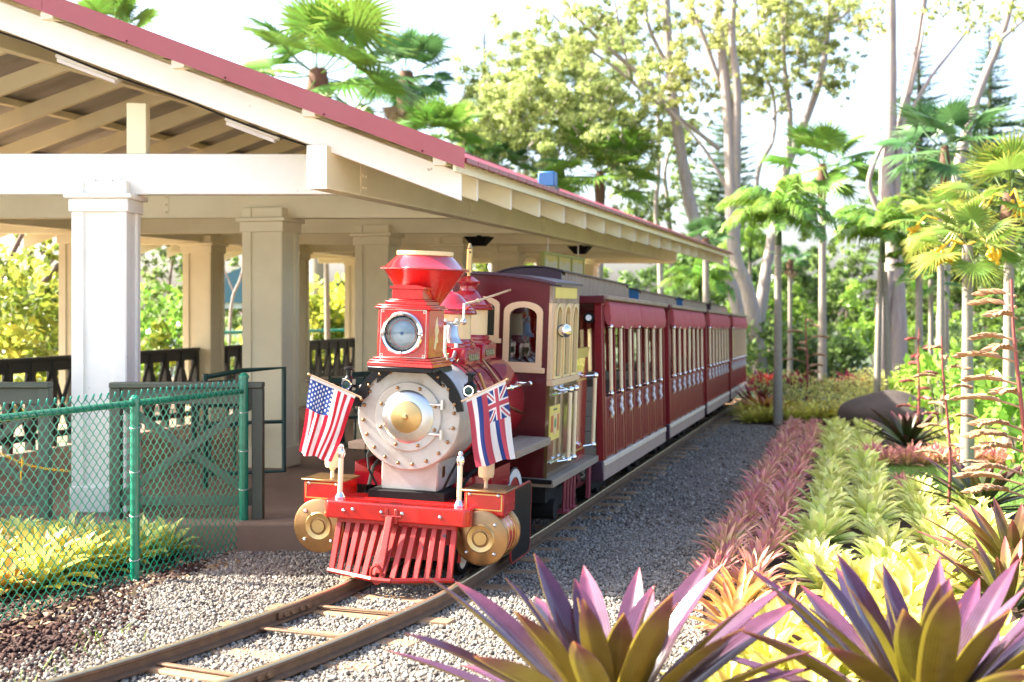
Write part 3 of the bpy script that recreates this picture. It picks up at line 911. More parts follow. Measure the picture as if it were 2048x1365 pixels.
# ================================================================== chain link fence
FP = [Vector((-3.45, 6.1, 0)), Vector((-2.40, 9.05, 0)), Vector((-1.955, 10.36, 0))]
fe = empty('chain_link_fence', FP[1], label='green vinyl chain link fence running beside the track', cat='fence')
G = MATS['fence_green']
FH = 1.17
def fpost(p, h, r):
    l = p - FP[1]
    o = MB().lathe([(r, -.1), (r, h), (r * 1.15, h), (r * 1.15, h + .02), (r * .6, h + .04), (0, h + .045)], 14).build('post', G, fe, l)
    for z in np.arange(.15, h - .1, .28): MB().tube([(math.cos(a) * r * 1.15, math.sin(a) * r * 1.15, z + .01 * math.sin(a)) for a in np.linspace(0, 2 * math.pi, 9)], .003, 4, False).build('tie_wire', MATS['bolt'], o)
fpost(FP[0], FH, .024); fpost(FP[1], FH - .02, .03); fpost(FP[2], FH + .06, .034)
for a, b in zip(FP, FP[1:]):
    la, lb = a - FP[1], b - FP[1]
    MB().tube([la + Vector((0, 0, FH - .03)), lb + Vector((0, 0, FH - .03))], .021, 12).build('top_rail', G, fe)
    MB().tube([la + Vector((0, 0, .06)), lb + Vector((0, 0, .06))], .002, 4).build('tension_wire', G, fe)
    d = (b - a); L = d.length; u = d.normalized(); nrm = Vector((u.y, -u.x, 0))
    pch = .0365; ncol = int(L / pch); nk = int((FH + .03) / .036)
    wm = MB()
    for i in range(ncol):
        pts = []
        for k in range(nk + 1):
            x = (i + ((k + i) % 2)) * pch
            off = .004 if (k + i) % 2 else -.004
            p = la + u * x + nrm * (off + .022) + Vector((0, 0, .015 + k * .036))
            pts.append(p)
        # barbed twist above the top rail
        e = pts[-1]; pts.append(e + Vector((0, 0, .022)) + u * .012)
        wm.tube(pts, .0043, 4, cap=False)
    o = wm.build('wire_mesh', G, fe, smooth=True, ang=80)
    o['kind'] = 'stuff'
# ================================================================== locomotive
EN = empty('locomotive', (-.79, 8.45, 0), (0, R(2), R(-14)), 'red steam style locomotive with white smokebox and flared red stack', 'locomotive')
RED, BLK, MAR, CHR, BRS = MATS['red'], MATS['black'], MATS['maroon'], MATS['chrome'], MATS['brass']
def P(name, mb, m, parent=EN, loc=(0, 0, 0), rot=(0, 0, 0), **k): return mb.build(name, m, parent, loc, rot, **k)
bolt_big = MB().ball((0, 0, 0), .0125, 10, 6).mesh('bolt', MATS['silver'])
bolt_rust = MB().ball((0, 0, 0), .012, 10, 6).mesh('bolt', MATS['brass_dull'])
def bolts(parent, pts, me=bolt_big):
    for p in pts: link('bolt', me, parent, p)
def arch(w, z0, z1, rise, n=10, cx=0.0):
    """a window outline: straight sides, segmental head"""
    pts = [(cx - w, z0), (cx + w, z0), (cx + w, z1 - rise)]
    for k in range(1, n):
        t = math.pi * k / n
        pts.append((cx + w * math.cos(t), z1 - rise + rise * math.sin(t)))
    pts.append((cx - w, z1 - rise))
    return pts
def grow(pts, d, cx, cz):
    out = []
    for x, z in pts: out.append((x + d * (1 if x > cx + 1e-6 else -1 if x < cx - 1e-6 else 0), z + d * (1 if z > cz else -1)))
    return out

# --- cowcatcher: a blunt wedge of square bars between a bottom rim and a back plate
cw = MB()
zt, zb = .435, .125
def cow_bottom(x): return .015 + abs(x) * .45
rim = [(-.40, cow_bottom(.40)), (-.06, .03), (.06, .03), (.40, cow_bottom(.40))]
for (x0, y0), (x1, y1) in zip(rim, rim[1:]):
    cw.tube([(x0, y0, zb), (x1, y1, zb)], .016, 6)
cw.b2((-.39, .36, .20), (.39, .375, .43))
cow = P('cowcatcher', cw, MATS['red_dull'])
xs = np.linspace(-.375, .375, 13)
for x in xs:
    yb = max(.028, cow_bottom(x)); yt = .295
    a, b = Vector((x * .985, yt, zt)), Vector((x, yb, zb + .005))
    d = b - a
    m = MB()
    rot = d.to_track_quat('-Z', 'Y').to_matrix()
    m.box((a + b) / 2, (.036, .022, d.length), .004, rot)
    P('slat', m, MATS['red_dull'], cow)
P('top_plate', MB().b2((-.385, .27, .41), (.385, .345, .437), .004), MATS['red_dull'], cow)
# drawbar hanging over the cowcatcher
db = MB(); db.box((-.02, .13, .315), (.045, .03, .36), .006, (R(-26), 0, 0))
db = P('drawbar', db, MATS['red_dull'])
lk = MB(); lk.tube([(-.035 + .035 * math.cos(a), .035 - .03 * math.sin(a) * .35, .155 + .055 * math.sin(a)) for a in np.linspace(0, 2 * math.pi, 17)], .010, 6, False)
P('link', lk, MATS['red_dull'], db)
br = MB(); br.b2((-.06, .225, .43), (-.038, .258, .52), .003); br.b2((.0, .225, .43), (.022, .258, .52), .003); br.cyl((-.08, .235, .475), (.045, .235, .475), .011, n=8)
P('bracket', br, MATS['red_dull'], db)

# --- buffer beam
bb = MB()
xo = .47
poly = [(-xo + .03, .235), (-xo, .27), (-xo, .40), (xo, .40), (xo, .27), (xo - .03, .235)]
bb.prism([(x, y) for x, y in poly], .438, .545, 'Z')
o = P('buffer_beam', bb, RED)
mod = o.modifiers.new('b', 'BEVEL'); mod.width = .01; mod.segments = 3; mod.limit_method = 'ANGLE'
bolts(o, [(-.33, .233, .49), (-.27, .233, .5), (-.085, .233, .495), (.05, .233, .495), (.29, .233, .49)])
tp = MB(); tp.b2((-.46, .4, .535), (.46, .60, .55)); tp = P('step_plate', tp, RED)
for sx in (-1, 1):
    f = MB(); x = sx * .385
    f.lathe([(.032, .545), (.034, .56), (.024, .575), (.017, .59)], 14, (x, .31, 0))
    f = P('post_base', f, CHR)
    q = MB().cyl((x, .31, .585), (x, .31, .80), .0155, n=12); P('flag_post', q, MATS['pole_cream'])
    k = MB(); k.lathe([(.016, .80), (.02, .81), (.026, .83), (.022, .85), (.012, .862), (.016, .872), (.008, .888), (0, .89)], 14, (x, .31, 0)); P('finial', k, CHR)

# --- cylinders with valve chests
for sx in (-1, 1):
    cx, cz = sx * .525, .365
    c = MB(); c.lathe([(.15, .36), (.15, .66)], 36, (cx, 0, cz), 'Y'); cy = P('cylinder', c, MATS['red'])
    c = MB(); c.lathe([(0, .322), (.155, .322), (.168, .33), (.168, .345), (.16, .36)], 40, (cx, 0, cz), 'Y'); P('front_cover', c, MATS['brass_dull'], cy)
    c = MB(); c.lathe([(.055, .318), (.082, .312), (.088, .318), (.088, .3225)], 32, (cx, 0, cz), 'Y', cap=False); c.lathe([(0, .312), (.04, .312), (.044, .322)], 24, (cx, 0, cz), 'Y'); P('boss', c, BRS, cy)
    c = MB(); c.lathe([(.15, .63), (.168, .64), (.168, .665), (.1, .68), (0, .68)], 36, (cx, 0, cz), 'Y'); P('rear_cover', c, MATS['brass_dull'], cy)
    for yy in (.43, .52, .60):
        c = MB(); c.lathe([(.1505, yy), (.153, yy + .003), (.1505, yy + .006)], 36, (cx, 0, cz), 'Y'); P('band', c, MATS['gold_trim'], cy)
    bolts(cy, [(cx + .125 * math.cos(a), .318, cz + .125 * math.sin(a)) for a in (R(45), R(135), R(225), R(315))])
    v = MB(); v.b2((cx - .125, .37, .50), (cx + .125, .66, .64), .006); vc = P('valve_chest', v, MATS['red'])
    v = MB(); v.b2((cx - .14, .355, .64), (cx + .14, .675, .652), .003); P('chest_lid', v, MATS['brass_dull'], vc)
    v = MB(); 
    v.ringprism([(cx - .115, .53), (cx + .115, .53), (cx + .115, .63), (cx - .115, .63)], [(cx - .108, .537), (cx + .108, .537), (cx + .108, .623), (cx - .108, .623)], .3685, .3700)
    P('pinstripe', v, MATS['gold_trim'], vc)
    bolts(vc, [(cx - .09, .368, .625), (cx + .09, .368, .625)])
    v = MB(); v.lathe([(.012, .652), (.012, .70), (.02, .705), (.02, .715), (.045, .72), (.05, .74), (.05, .835), (.044, .85), (0, .852)], 18, (cx - sx * .02, .48, 0))
    P('lubricator', v, MATS['pole_cream'] if sx < 0 else MATS['tan_paint'], vc)

# --- saddle
s = MB(); s.b2((-.185, .50, .60), (.185, .95, .82), .008); sd = P('saddle', s, MATS['smoke_white'])
s = MB(); s.b2((.1855, .60, .68), (.187, .66, .75)); P('hatch', s, MATS['brass_dull'], sd)
s = MB(); s.b2((-.25, .45, .545), (.25, 1.0, .60), .004); P('saddle_base', s, MATS['soot'])
s = MB(); s.b2((-.30, .62, .20), (.30, 2.0, .545), .004); P('frame', s, MATS['soot'])
# red splashers either side of the saddle
for sx in (-1, 1):
    q = MB(); pts = [(0.0, .58)] + [(.44 * math.sin(a), .58 + .17 * math.sin(a * .5 + .3)) for a in np.linspace(.2, 1.5, 8)] + [(.44, .58)]
    q.prism([(sx * (.18 + x * .65), z) for x, z in pts], .78, 1.25, 'Y'); P('splasher', q, MATS['dome_red'])

# --- smokebox and boiler
BZ, SR = 1.07, .335
s = MB(); s.lathe([(SR * .2, .455), (SR, .455), (SR + .004, .462), (SR + .004, .93)], 56, (0, 0, BZ), 'Y'); sb = P('smokebox', s, MATS['smoke_white'])
s = MB(); s.lathe([(0, .447), (SR - .006, .447), (SR, .4545)], 56, (0, 0, BZ), 'Y'); fp = P('front_plate', s, MATS['smoke_white'], sb)
bolts(sb, [(.298 * math.cos(a), .443, BZ + .298 * math.sin(a)) for a in [2 * math.pi * k / 20 + .12 for k in range(20)]], bolt_rust)
s = MB(); s.lathe([(0, .432), (.212, .432), (.218, .438), (.218, .4465)], 48, (0, 0, BZ), 'Y'); dr = P('smokebox_door', s, MATS['smoke_white'], sb)
s = MB(); s.lathe([(0, .405), (.09, .408), (.15, .42), (.166, .4315)], 48, (0, 0, BZ), 'Y'); P('door_cone', s, MATS['silver'], sb)
s = MB(); s.lathe([(0, .366), (.012, .37), (.016, .388), (.03, .392), (.092, .394), (.1, .398), (.1, .412)], 40, (0, 0, BZ), 'Y'); P('brass_cap', s, BRS, sb)
bolts(sb, [(.19 * math.cos(a), .428, BZ + .19 * math.sin(a)) for a in [2 * math.pi * k / 8 + .39 for k in range(8)]], bolt_rust)
for dz in (.085, -.10):
    s = MB(); s.b2((.14, .418, BZ + dz - .008), (.235, .43, BZ + dz + .008), .003); s.cyl((.225, .42, BZ + dz - .03), (.225, .42, BZ + dz + .03), .012, n=8); P('door_hinge', s, MATS['silver'], sb)
s = MB(); s.b2((.319, .7, 1.0), (.345, .73, 1.09)); P('builders_plate', s, BRS, sb)
# black scalloped strap around the top of the smokebox front
st = MB(); out, inn = [], []
n = 64
for k in range(n + 1):
    a = R(8) + R(164) * k / n
    ro = .362; ri = .318 - .026 * abs(math.sin((a - R(8)) * 5.5)) ** 4
    out.append((ro * math.cos(a), BZ + ro * math.sin(a))); inn.append((ri * math.cos(a), BZ + ri * math.sin(a)))
V = []
for (x0, z0), (x1, z1) in zip(out, inn): V += [(x0, .425, z0), (x1, .425, z1), (x0, .452, z0), (x1, .452, z1)]
Fc = []
for k in range(n):
    a = 4 * k
    Fc += [(a, a + 4, a + 5, a + 1), (a + 2, a + 3, a + 7, a + 6), (a, a + 2, a + 6, a + 4), (a + 1, a + 5, a + 7, a + 3)]
Fc += [(0, 1, 3, 2), (4 * n, 4 * n + 2, 4 * n + 3, 4 * n + 1)]
st.add(V, Fc); sp_ = P('scalloped_strap', st, BLK)
bolts(sp_, [(.318 * math.cos(a), .422, BZ + .318 * math.sin(a)) for a in [R(8) + R(164) * (k + .5) / 9 for k in range(9) if k not in (3, 4, 5)]], bolt_rust)

s = MB(); s.lathe([(SR + .006, .93), (.352, .935), (.352, 1.55), (.37, 1.7), (.37, 2.0)], 56, (0, 0, BZ), 'Y'); bo = P('boiler', s, MATS['dome_red'])
for y in (.97, 1.12, 1.36, 1.58):
    s = MB(); r = .353 if y < 1.5 else .357; s.lathe([(r, y), (r + .003, y + .002), (r + .003, y + .008), (r, y + .010)], 56, (0, 0, BZ), 'Y'); P('boiler_band', s, MATS['soot'], bo)
for sx in (-1, 1):
    s = MB(); s.tube([(sx * .43, .75, 1.22), (sx * .43, 1.95, 1.22)], .012, 8); hr = P('handrail', s, MATS['chrome'])
    for y in (.8, 1.35, 1.9):
        s = MB(); s.cyl((sx * .32, y, 1.22), (sx * .43, y, 1.22), .008, n=6); s.ball((sx * .43, y, 1.22), .02, 10, 6); P('handrail_knob', s, CHR, hr)

# --- headlamp
hb = MB(); hb.b2((-.22, .27, 1.352), (.20, .70, 1.384), .006); P('lamp_bracket', hb, BLK)
for sx in (-1, 1):
    q = MB(); q.prism([(sx * .19, 1.352), (sx * .10, 1.352), (sx * .14, 1.325), (sx * .21, 1.27)], .42, .46, 'Y'); P('bracket_arm', q, BLK)
h = MB(); HX = -.012
h.b2((HX - .165, .32, 1.44), (HX + .165, .64, 1.74), .005); hl = P('headlamp', h, RED)
for z0, z1, e in ((1.385, 1.41, .045), (1.41, 1.425, .036), (1.425, 1.4405, .018), (1.7405, 1.752, .018), (1.752, 1.766, .006), (1.766, 1.79, -.03), (1.79, 1.80, -.05)):
    q = MB(); q.b2((HX - .165 - e, .32 - e, z0), (HX + .165 + e, .64 + e, z1), .003); P('moulding', q, RED, hl)
q = MB(); q.b2((HX - .1, .38, 1.8005), (HX + .1, .58, 1.865), .003); P('lamp_chimney', q, RED, hl)
q = MB(); q.prism([(HX - .112, 1.8655), (HX + .112, 1.8655), (HX + .112, 1.878), (HX + .06, 1.889), (HX - .06, 1.889), (HX - .112, 1.878)], .365, .595, 'Y'); P('chimney_cap', q, RED, hl)
q = MB(); q.lathe([(.104, .3), (.112, .285), (.125, .282), (.134, .292), (.134, .3195)], 48, (HX, 0, 1.59), 'Y', cap=False); P('lamp_ring', q, CHR, hl)
q = MB(); q.lathe([(.104, .296), (.1, .316), (.098, .3185)], 40, (HX, 0, 1.59), 'Y', cap=False); P('lamp_barrel', q, MATS['dark_glass'], hl)
q = MB(); q.lathe([(0, .298), (.03, .300), (.06, .306), (.078, .3165), (.08, .319)], 36, (HX, 0, 1.59), 'Y'); P('reflector', q, MATS['par_lamp'], hl)
q = MB(); q.lathe([(.1, .3175), (.085, .319)], 36, (HX, 0, 1.59), 'Y', cap=False); P('lamp_well', q, MATS['dark_glass'], hl)
q = MB(); q.lathe([(0, .2955), (.008, .296), (.012, .299)], 14, (HX, 0, 1.59), 'Y'); P('bulb', q, MATS['blue_paint'], hl)
q = MB(); q.lathe([(0, .284), (.06, .287), (.103, .296)], 40, (HX, 0, 1.59), 'Y'); P('lens', q, MATS['lens'], hl)
bolts(hl, [(HX + .12 * math.cos(a), .283, 1.59 + .12 * math.sin(a)) for a in (0, math.pi / 2, math.pi, 1.5 * math.pi)])
q = MB()
def sq(a): return [(HX - a, 1.59 - a), (HX + a, 1.59 - a), (HX + a, 1.59 + a), (HX - a, 1.59 + a)]
q.ringprism(sq(.148), sq(.145), .3185, .3200); 
for cx_ in (-1, 1):
    for cz_ in (-1, 1): q.ringprism([(HX + cx_ * .136 + a, 1.59 + cz_ * .136 + b) for a, b in ((-.009, -.009), (.009, -.009), (.009, .009), (-.009, .009))], [(HX + cx_ * .136 + a, 1.59 + cz_ * .136 + b) for a, b in ((-.005, -.005), (.005, -.005), (.005, .005), (-.005, .005))], .3185, .3200)
P('pinstripe', q, MATS['bolt'], hl)
q = MB(); q.prism([(.43, 1.5), (.46, 1.49), (.485, 1.53), (.515, 1.54), (.50, 1.58), (.53, 1.61), (.50, 1.64), (.485, 1.70), (.46, 1.68), (.44, 1.62), (.455, 1.57)], HX + .1651, HX + .168, 'X'); P('emblem', q, MATS['cream_paint'], hl)

# --- stack
s = MB(); s.lathe([(.12, 1.38), (.105, 1.42), (.09, 1.46), (.088, 1.74), (.262, 1.985)], 48, (0, .68, 0)); sk = P('stack', s, RED)
s = MB(); s.lathe([(.262, 1.985), (.285, 1.988), (.285, 1.996), (.265, 2.0), (.175, 2.082)], 48, (0, .68, 0)); P('stack_crown', s, MATS['dome_red'], sk)
s = MB(); s.lathe([(.178, 2.08), (.182, 2.084), (.182, 2.108), (.165, 2.108), (.165, 2.07), (0, 2.0)], 48, (0, .68, 0)); P('stack_rim', s, MATS['cream_paint'], sk)
bolts(sk, [(.277 * math.cos(a), .68 + .277 * math.sin(a), 1.995) for a in [2 * math.pi * k / 24 for k in range(24)]], MB().ball((0, 0, 0), .006, 6, 4).mesh('rivet', RED))

# --- domes
def dome(y, r, z0, tall, name):
    d = MB(); d.lathe([(r, z0 + .085), (r, z0 + .085 + tall)], 36, (0, y, 0)); dm_ = P(name, d, MATS['cream_paint'])
    q = MB(); q.b2((-r - .03, y - r - .03, z0 - .12), (r + .03, y + r + .03, z0 + .03), .01); P('dome_base', q, MATS['dome_red'], dm_)
    for sx, a in ((1, 0), (0, 0)):
        pass
    fl_ = MB()
    for k in range(5):
        cx_ = -r + .05 + (2 * r - .1) * k / 4
        for j in range(2):
            ring = [(cx_ + (.012 + .008 * j) * math.cos(a) + .01 * j, y - r - .0335, z0 - .035 + (.014 + .01 * j) * math.sin(a)) for a in np.linspace(.5 + j, 5.2 + j, 10)]
            fl_.tube(ring, .0025, 4)
            ring = [(r + .0335, y + cx_ + (.012 + .008 * j) * math.cos(a), z0 - .035 + (.014 + .01 * j) * math.sin(a)) for a in np.linspace(.5 + j, 5.2 + j, 10)]
            fl_.tube(ring, .0025, 4)
    P('filigree', fl_, MATS['filigree'], dm_)
    q = MB(); q.lathe([(r + .036, z0 + .03), (r + .036, z0 + .045), (r + .02, z0 + .055), (r + .02, z0 + .068), (r + .006, z0 + .084)], 36, (0, y, 0)); P('dome_foot', q, MATS['dome_red'], dm_)
    zt_ = z0 + .085 + tall
    q = MB(); q.lathe([(r - .01, zt_), (r + .035, zt_ + .002), (r + .04, zt_ + .014), (r + .028, zt_ + .026), (r + .03, zt_ + .038), (r + .012, zt_ + .05), (r * .8, zt_ + .085), (r * .55, zt_ + .125), (r * .32, zt_ + .147), (.02, zt_ + .156), (0, zt_ + .157)], 36, (0, y, 0)); P('dome_cap', q, MATS['dome_red'], dm_)
    return dm_, zt_
d1, z1 = dome(1.27, .15, 1.455, .165, 'sand_dome')
P('finial', MB().lathe([(.02, z1 + .15), (.016, z1 + .165), (.007, z1 + .175), (.007, z1 + .195), (.012, z1 + .203), (0, z1 + .213)], 12, (0, 1.27, 0)), MATS['silver'], d1)
d2, z2 = dome(1.72, .145, 1.475, .175, 'steam_dome')
P('dome_neck', MB().lathe([(.07, z2 + .12), (.062, z2 + .15), (.066, z2 + .17), (.09, z2 + .19), (.092, z2 + .2), (.06, z2 + .215), (.035, z2 + .235), (0, z2 + .24)], 28, (0, 1.72, 0)), MATS['dome_red'], d2)
wh = MB(); wh.lathe([(.012, z2 + .235), (.012, z2 + .26), (.026, z2 + .262), (.026, z2 + .285), (.022, z2 + .288), (.022, z2 + .43), (.026, z2 + .435), (.012, z2 + .45), (.008, z2 + .47), (0, z2 + .472)], 16, (0, 1.72, 0)); P('whistle', wh, BRS, d2)
P('whistle_slot', MB().b2((.005, 1.6965, z2 + .40), (.018, 1.6985, z2 + .412)), BLK, d2)

# --- bell
b = MB(); bx, by, bz = .10, .98, 1.5
b.lathe([(0, .12), (.03, .118), (.045, .10), (.052, .05), (.07, .015), (.085, 0), (.07, 0), (.04, .05), (0, .06)], 24, (bx, by, bz + .02)); be_ = P('bell', b, MATS['silver'])
b = MB(); b.tube([(bx + .0, by - .13, bz + .18), (bx, by - .13, bz - .03), (bx, by - .06, bz - .09), (bx, by + .06, bz - .09), (bx, by + .13, bz - .03), (bx, by + .13, bz + .18)], .013, 8)
b.cyl((bx, by - .15, bz + .15), (bx, by + .15, bz + .15), .014, n=8); b.cyl((bx, by, bz - .14), (bx, by, bz - .09), .04, .02); P('bell_yoke', b, MATS['silver'], be_)
b = MB(); b.tube([(bx + .05, by + .12, bz + .16), (bx + .05, by + .12, bz + .28), (bx + .06, by + .16, bz + .28)], .009, 6); b.ball((bx + .05, by + .12, bz + .16), .022, 10, 6); P('bell_crank', b, MATS['silver'], be_)
b = MB(); b.tube([(bx + .055, by + .14, bz + .28), (.16, 1.4, 1.80), (.24, 1.99, 1.885)], .008, 6); b.ball((.16, 1.4, 1.80), .018, 8, 6); P('bell_rod', b, MATS['tan_paint'], be_)

# --- plumbing along the boiler and under the boards
for sx in (-1, 1):
    q = MB(); q.tube([(sx * .30, .98, 1.33), (sx * .36, 1.05, 1.15), (sx * .385, 1.1, .95), (sx * .40, 1.1, .84)], .011, 7); P('steam_pipe', q, MATS['brass_dull'])
    q = MB(); q.tube([(sx * .20, 1.42, 1.40), (sx * .33, 1.44, 1.24), (sx * .372, 1.5, 1.08), (sx * .378, 1.95, 1.0)], .009, 7); P('injector_pipe', q, MATS['brass_dull'])
    q = MB(); q.tube([(sx * .30, .6, .60), (sx * .33, .75, .70), (sx * .36, 1.0, .74), (sx * .38, 1.9, .74)], .012, 7); P('feed_pipe', q, MATS['soot'])
    q = MB(); q.tube([(sx * .22, .52, .62), (sx * .27, .5, .72), (sx * .30, .55, .80), (sx * .33, .7, .84)], .008, 6); P('drain_pipe', q, MATS['soot'])
# --- marker lamps by the flags
for sx in (-1, 1):
    q = MB(); x = sx * .41 - (.02 if sx > 0 else 0)
    q.b2((x - .035, .43, 1.21), (x + .035, .50, 1.29), .006); q.lathe([(.03, 1.29), (.018, 1.305), (.018, 1.34), (.034, 1.345), (.034, 1.355), (.01, 1.365), (0, 1.365)], 16, (x, .465, 0))
    ml_ = P('marker_lamp', q, BLK)
    q = MB(); q.lathe([(0, .422), (.022, .424), (.03, .4295)], 20, (x, 0, 1.25), 'Y'); P('lamp_glass', q, MATS['gate_green'], ml_)
    q = MB(); q.lathe([(.026, .4285), (.026, .418), (.033, .418), (.033, .4298)], 20, (x, 0, 1.25), 'Y', cap=False); P('lamp_bezel', q, CHR, ml_)
    q = MB(); q.cyl((sx * .34, .47, 1.24), (x, .47, 1.24), .01, n=8); P('lamp_arm', q, BLK, ml_)

# --- running boards
for sx in (-1, 1):
    for k, (xa, xb) in enumerate(((.34, .455), (.46, .58))):
        q = MB(); q.b2((min(sx * xa, sx * xb), .95, .785), (max(sx * xa, sx * xb), 1.985, .835), .004); P('running_board', q, MATS['plank'])

# --- driving wheels and motion
def wheel(r, w):
    m_ = MB(); m_.lathe([(r * .2, -w / 2), (r * .74, -w / 2), (r * .74, w / 2), (r * .2, w / 2)], 30, (0, 0, 0), 'X')
    t_ = MB(); t_.lathe([(r * .745, -w / 2 - .004), (r - .006, -w / 2 - .004), (r, -w / 2), (r, w / 2), (r - .006, w / 2 + .004), (r * .745, w / 2 + .004), (r * .745, -w / 2 - .004)], 30, (0, 0, 0), 'X', cap=False)
    h_ = MB(); h_.ringprism
    return m_, t_
for sx in (-1, 1):
    for y in (1.05, 1.62):
        a_, t_ = wheel(.275, .09)
        o = P('driving_wheel', t_, BLK, EN, (sx * .36, y, .375)); P('wheel_centre', a_, MATS['red_dull'], o)
        q = MB(); q.lathe([(.205, .0505), (.262, .0505), (.262, .0485), (.205, .0485), (.205, .0505)], 30, (0, 0, 0), 'X', cap=False); w_ = P('white_wall', q, MATS['white_paint'], o)
        if sx < 0: w_.rotation_euler = (0, 0, math.pi)
    q = MB(); q.b2((sx * .42 - .012, 1.05, .34), (sx * .42 + .012, 1.62, .39), .004); q.cyl((sx * .42 - .03, 1.05, .365), (sx * .42 + .03, 1.05, .365), .04, n=12); q.cyl((sx * .42 - .03, 1.62, .365), (sx * .42 + .03, 1.62, .365), .04, n=12)
    q.cyl((sx * .5, .68, .38), (sx * .5, .95, .38), .018, n=10); q.b2((sx * .5 - .04, .86, .33), (sx * .5 + .04, .95, .43), .01); P('connecting_rod', q, MATS['silver'])
    # guard panel with rounded red edge
    def rrect(y0, y1, z0, z1, r, n=6):
        pts = []
        for cy_, cz_, a0 in ((y1 - r, z1 - r, 0), (y0 + r, z1 - r, 90), (y0 + r, z0 + r, 180), (y1 - r, z0 + r, 270)):
            for k in range(n + 1): a = R(a0 + 90 * k / n); pts.append((cy_ + r * math.cos(a), cz_ + r * math.sin(a)))
        return pts
    q = MB(); q.prism(rrect(.98, 1.50, .10, .575, .06), sx * .545, sx * .56, 'X'); gp = P('guard_panel', q, MATS['black'])
    q = MB(); oo = rrect(.975, 1.505, .095, .58, .065); q.tube([(sx * .553, y, z) for y, z in oo] + [(sx * .553, *oo[0])], .009, 6, False); P('guard_edge', q, MATS['red_dull'], gp)
for y in (.62,):
    for sx in (-1, 1):
        a_, t_ = wheel(.15, .08); o = P('leading_wheel', t_, BLK, EN, (sx * .33, y - .12, .25)); P('wheel_centre', a_, MATS['white_paint'], o)

# --- cab
cab = EN
CW, CF_, CB, CZ0, CZ1 = .53, 2.0, 2.98, .535, 1.925
def roofz(x, lift=0.0): return CZ1 + .065 * (1 - (x / .6) ** 2) + lift
n = 16
front = [(-CW, CZ0), (CW, CZ0)] + [(CW - 2 * CW * k / n, roofz(CW - 2 * CW * k / n)) for k in range(n + 1)]
# front wall around two windows: pieces
def wall_with_windows(y0, y1, wins):
    q = MB()
    xs_ = [-CW] + [v for w_ in wins for v in (w_[0], w_[1])] + [CW]
    zb_, zt_ = wins[0][2], wins[0][3]
    q.b2((-CW, y0, CZ0), (CW, y1, zb_))
    q.prism([(-CW, zt_), (CW, zt_)] + [(CW - 2 * CW * k / n, roofz(CW - 2 * CW * k / n)) for k in range(n + 1)], y0, y1)
    for a, b_ in zip(xs_[::2], xs_[1::2]):
        if b_ - a > .01: q.b2((a, y0, zb_), (b_, y1, zt_))
    return q
WZ0, WZ1 = 1.36, 1.77
wins = [(-.455, -.235, WZ0, WZ1), (.235, .455, WZ0, WZ1)]
P('front_wall', wall_with_windows(CF_, CF_ + .03, wins), MAR, cab, smooth=False)
for a, b_, z0, z1 in wins:
    cx_ = (a + b_) / 2; hw = (b_ - a) / 2
    inn = arch(hw - .008, z0 + .005, z1 - .008, .06, 10, cx_); out = arch(hw + .035, z0 - .03, z1 + .035, .075, 10, cx_)
    q = MB(); q.ringprism(out, inn, CF_ - .022, CF_ - .001); wf = P('window_frame', q, MATS['tan_paint'], cab)
    q = MB(); q.b2((cx_ - hw - .06, CF_ - .03, z0 - .07), (cx_ + hw + .06, CF_ - .0005, z0 - .0305), .004); P('window_sill', q, MATS['tan_paint'], wf)
    # corner fillets closing the arched head
    for sgn in (-1, 1):
        hp = [(cx_ + sgn * hw, z1)]
        for k in range(0, 6):
            t = math.pi / 2 * (1 - k / 5)
            hp.append((cx_ + sgn * (hw - .008) * math.cos(t), z1 - .068 + .06 * math.sin(t)))
        hp.append((cx_ + sgn * hw, z1 - .07))
        q = MB(); q.prism(hp, CF_ + .004, CF_ + .026); P('window_corner', q, MAR, wf)
    q = MB(); q.b2((a, CF_ + .012, z0), (b_, CF_ + .016, z1)); P('glass', q, MATS['glass'], wf)
# small window above the boiler
inn = arch(.13, 1.55, 1.80, .05); out = arch(.165, 1.53, 1.835, .06)
q = MB(); q.ringprism(out, inn, CF_ - .02, CF_ - .001); wf = P('window_frame', q, MATS['tan_paint'], cab)
q = MB(); q.prism(inn, CF_ - .006, CF_ - .0005); P('glass', q, MATS['dark_glass'], wf)
q = MB(); q.b2((-.185, CF_ - .028, 1.495), (.185, CF_ - .0005, 1.5295), .004); P('window_sill', q, MATS['tan_paint'], wf)
# red controls and seats seen through the front window
q = MB(); q.b2((.24, 2.75, .9), (.44, 2.81, 1.50), .02); P('driver_seat', q, MATS['orange_paint'], cab)
q = MB(); q.b2((.22, 2.5, .86), (.46, 2.80, .92), .02); P('seat_cushion', q, MATS['orange_paint'], cab)
q = MB(); q.tube([(.30, 2.25, .9), (.30, 2.27, 1.45), (.34, 2.3, 1.6)], .014, 6); q.cyl((.26, 2.28, 1.66), (.36, 2.28, 1.66), .03, n=10); P('control_lever', q, RED, cab)
q = MB(); q.b2((-CW + .03, CF_ + .05, .54), (CW - .03, CB - .02, .56)); P('cab_floor', q, MATS['dark_inside'], cab)
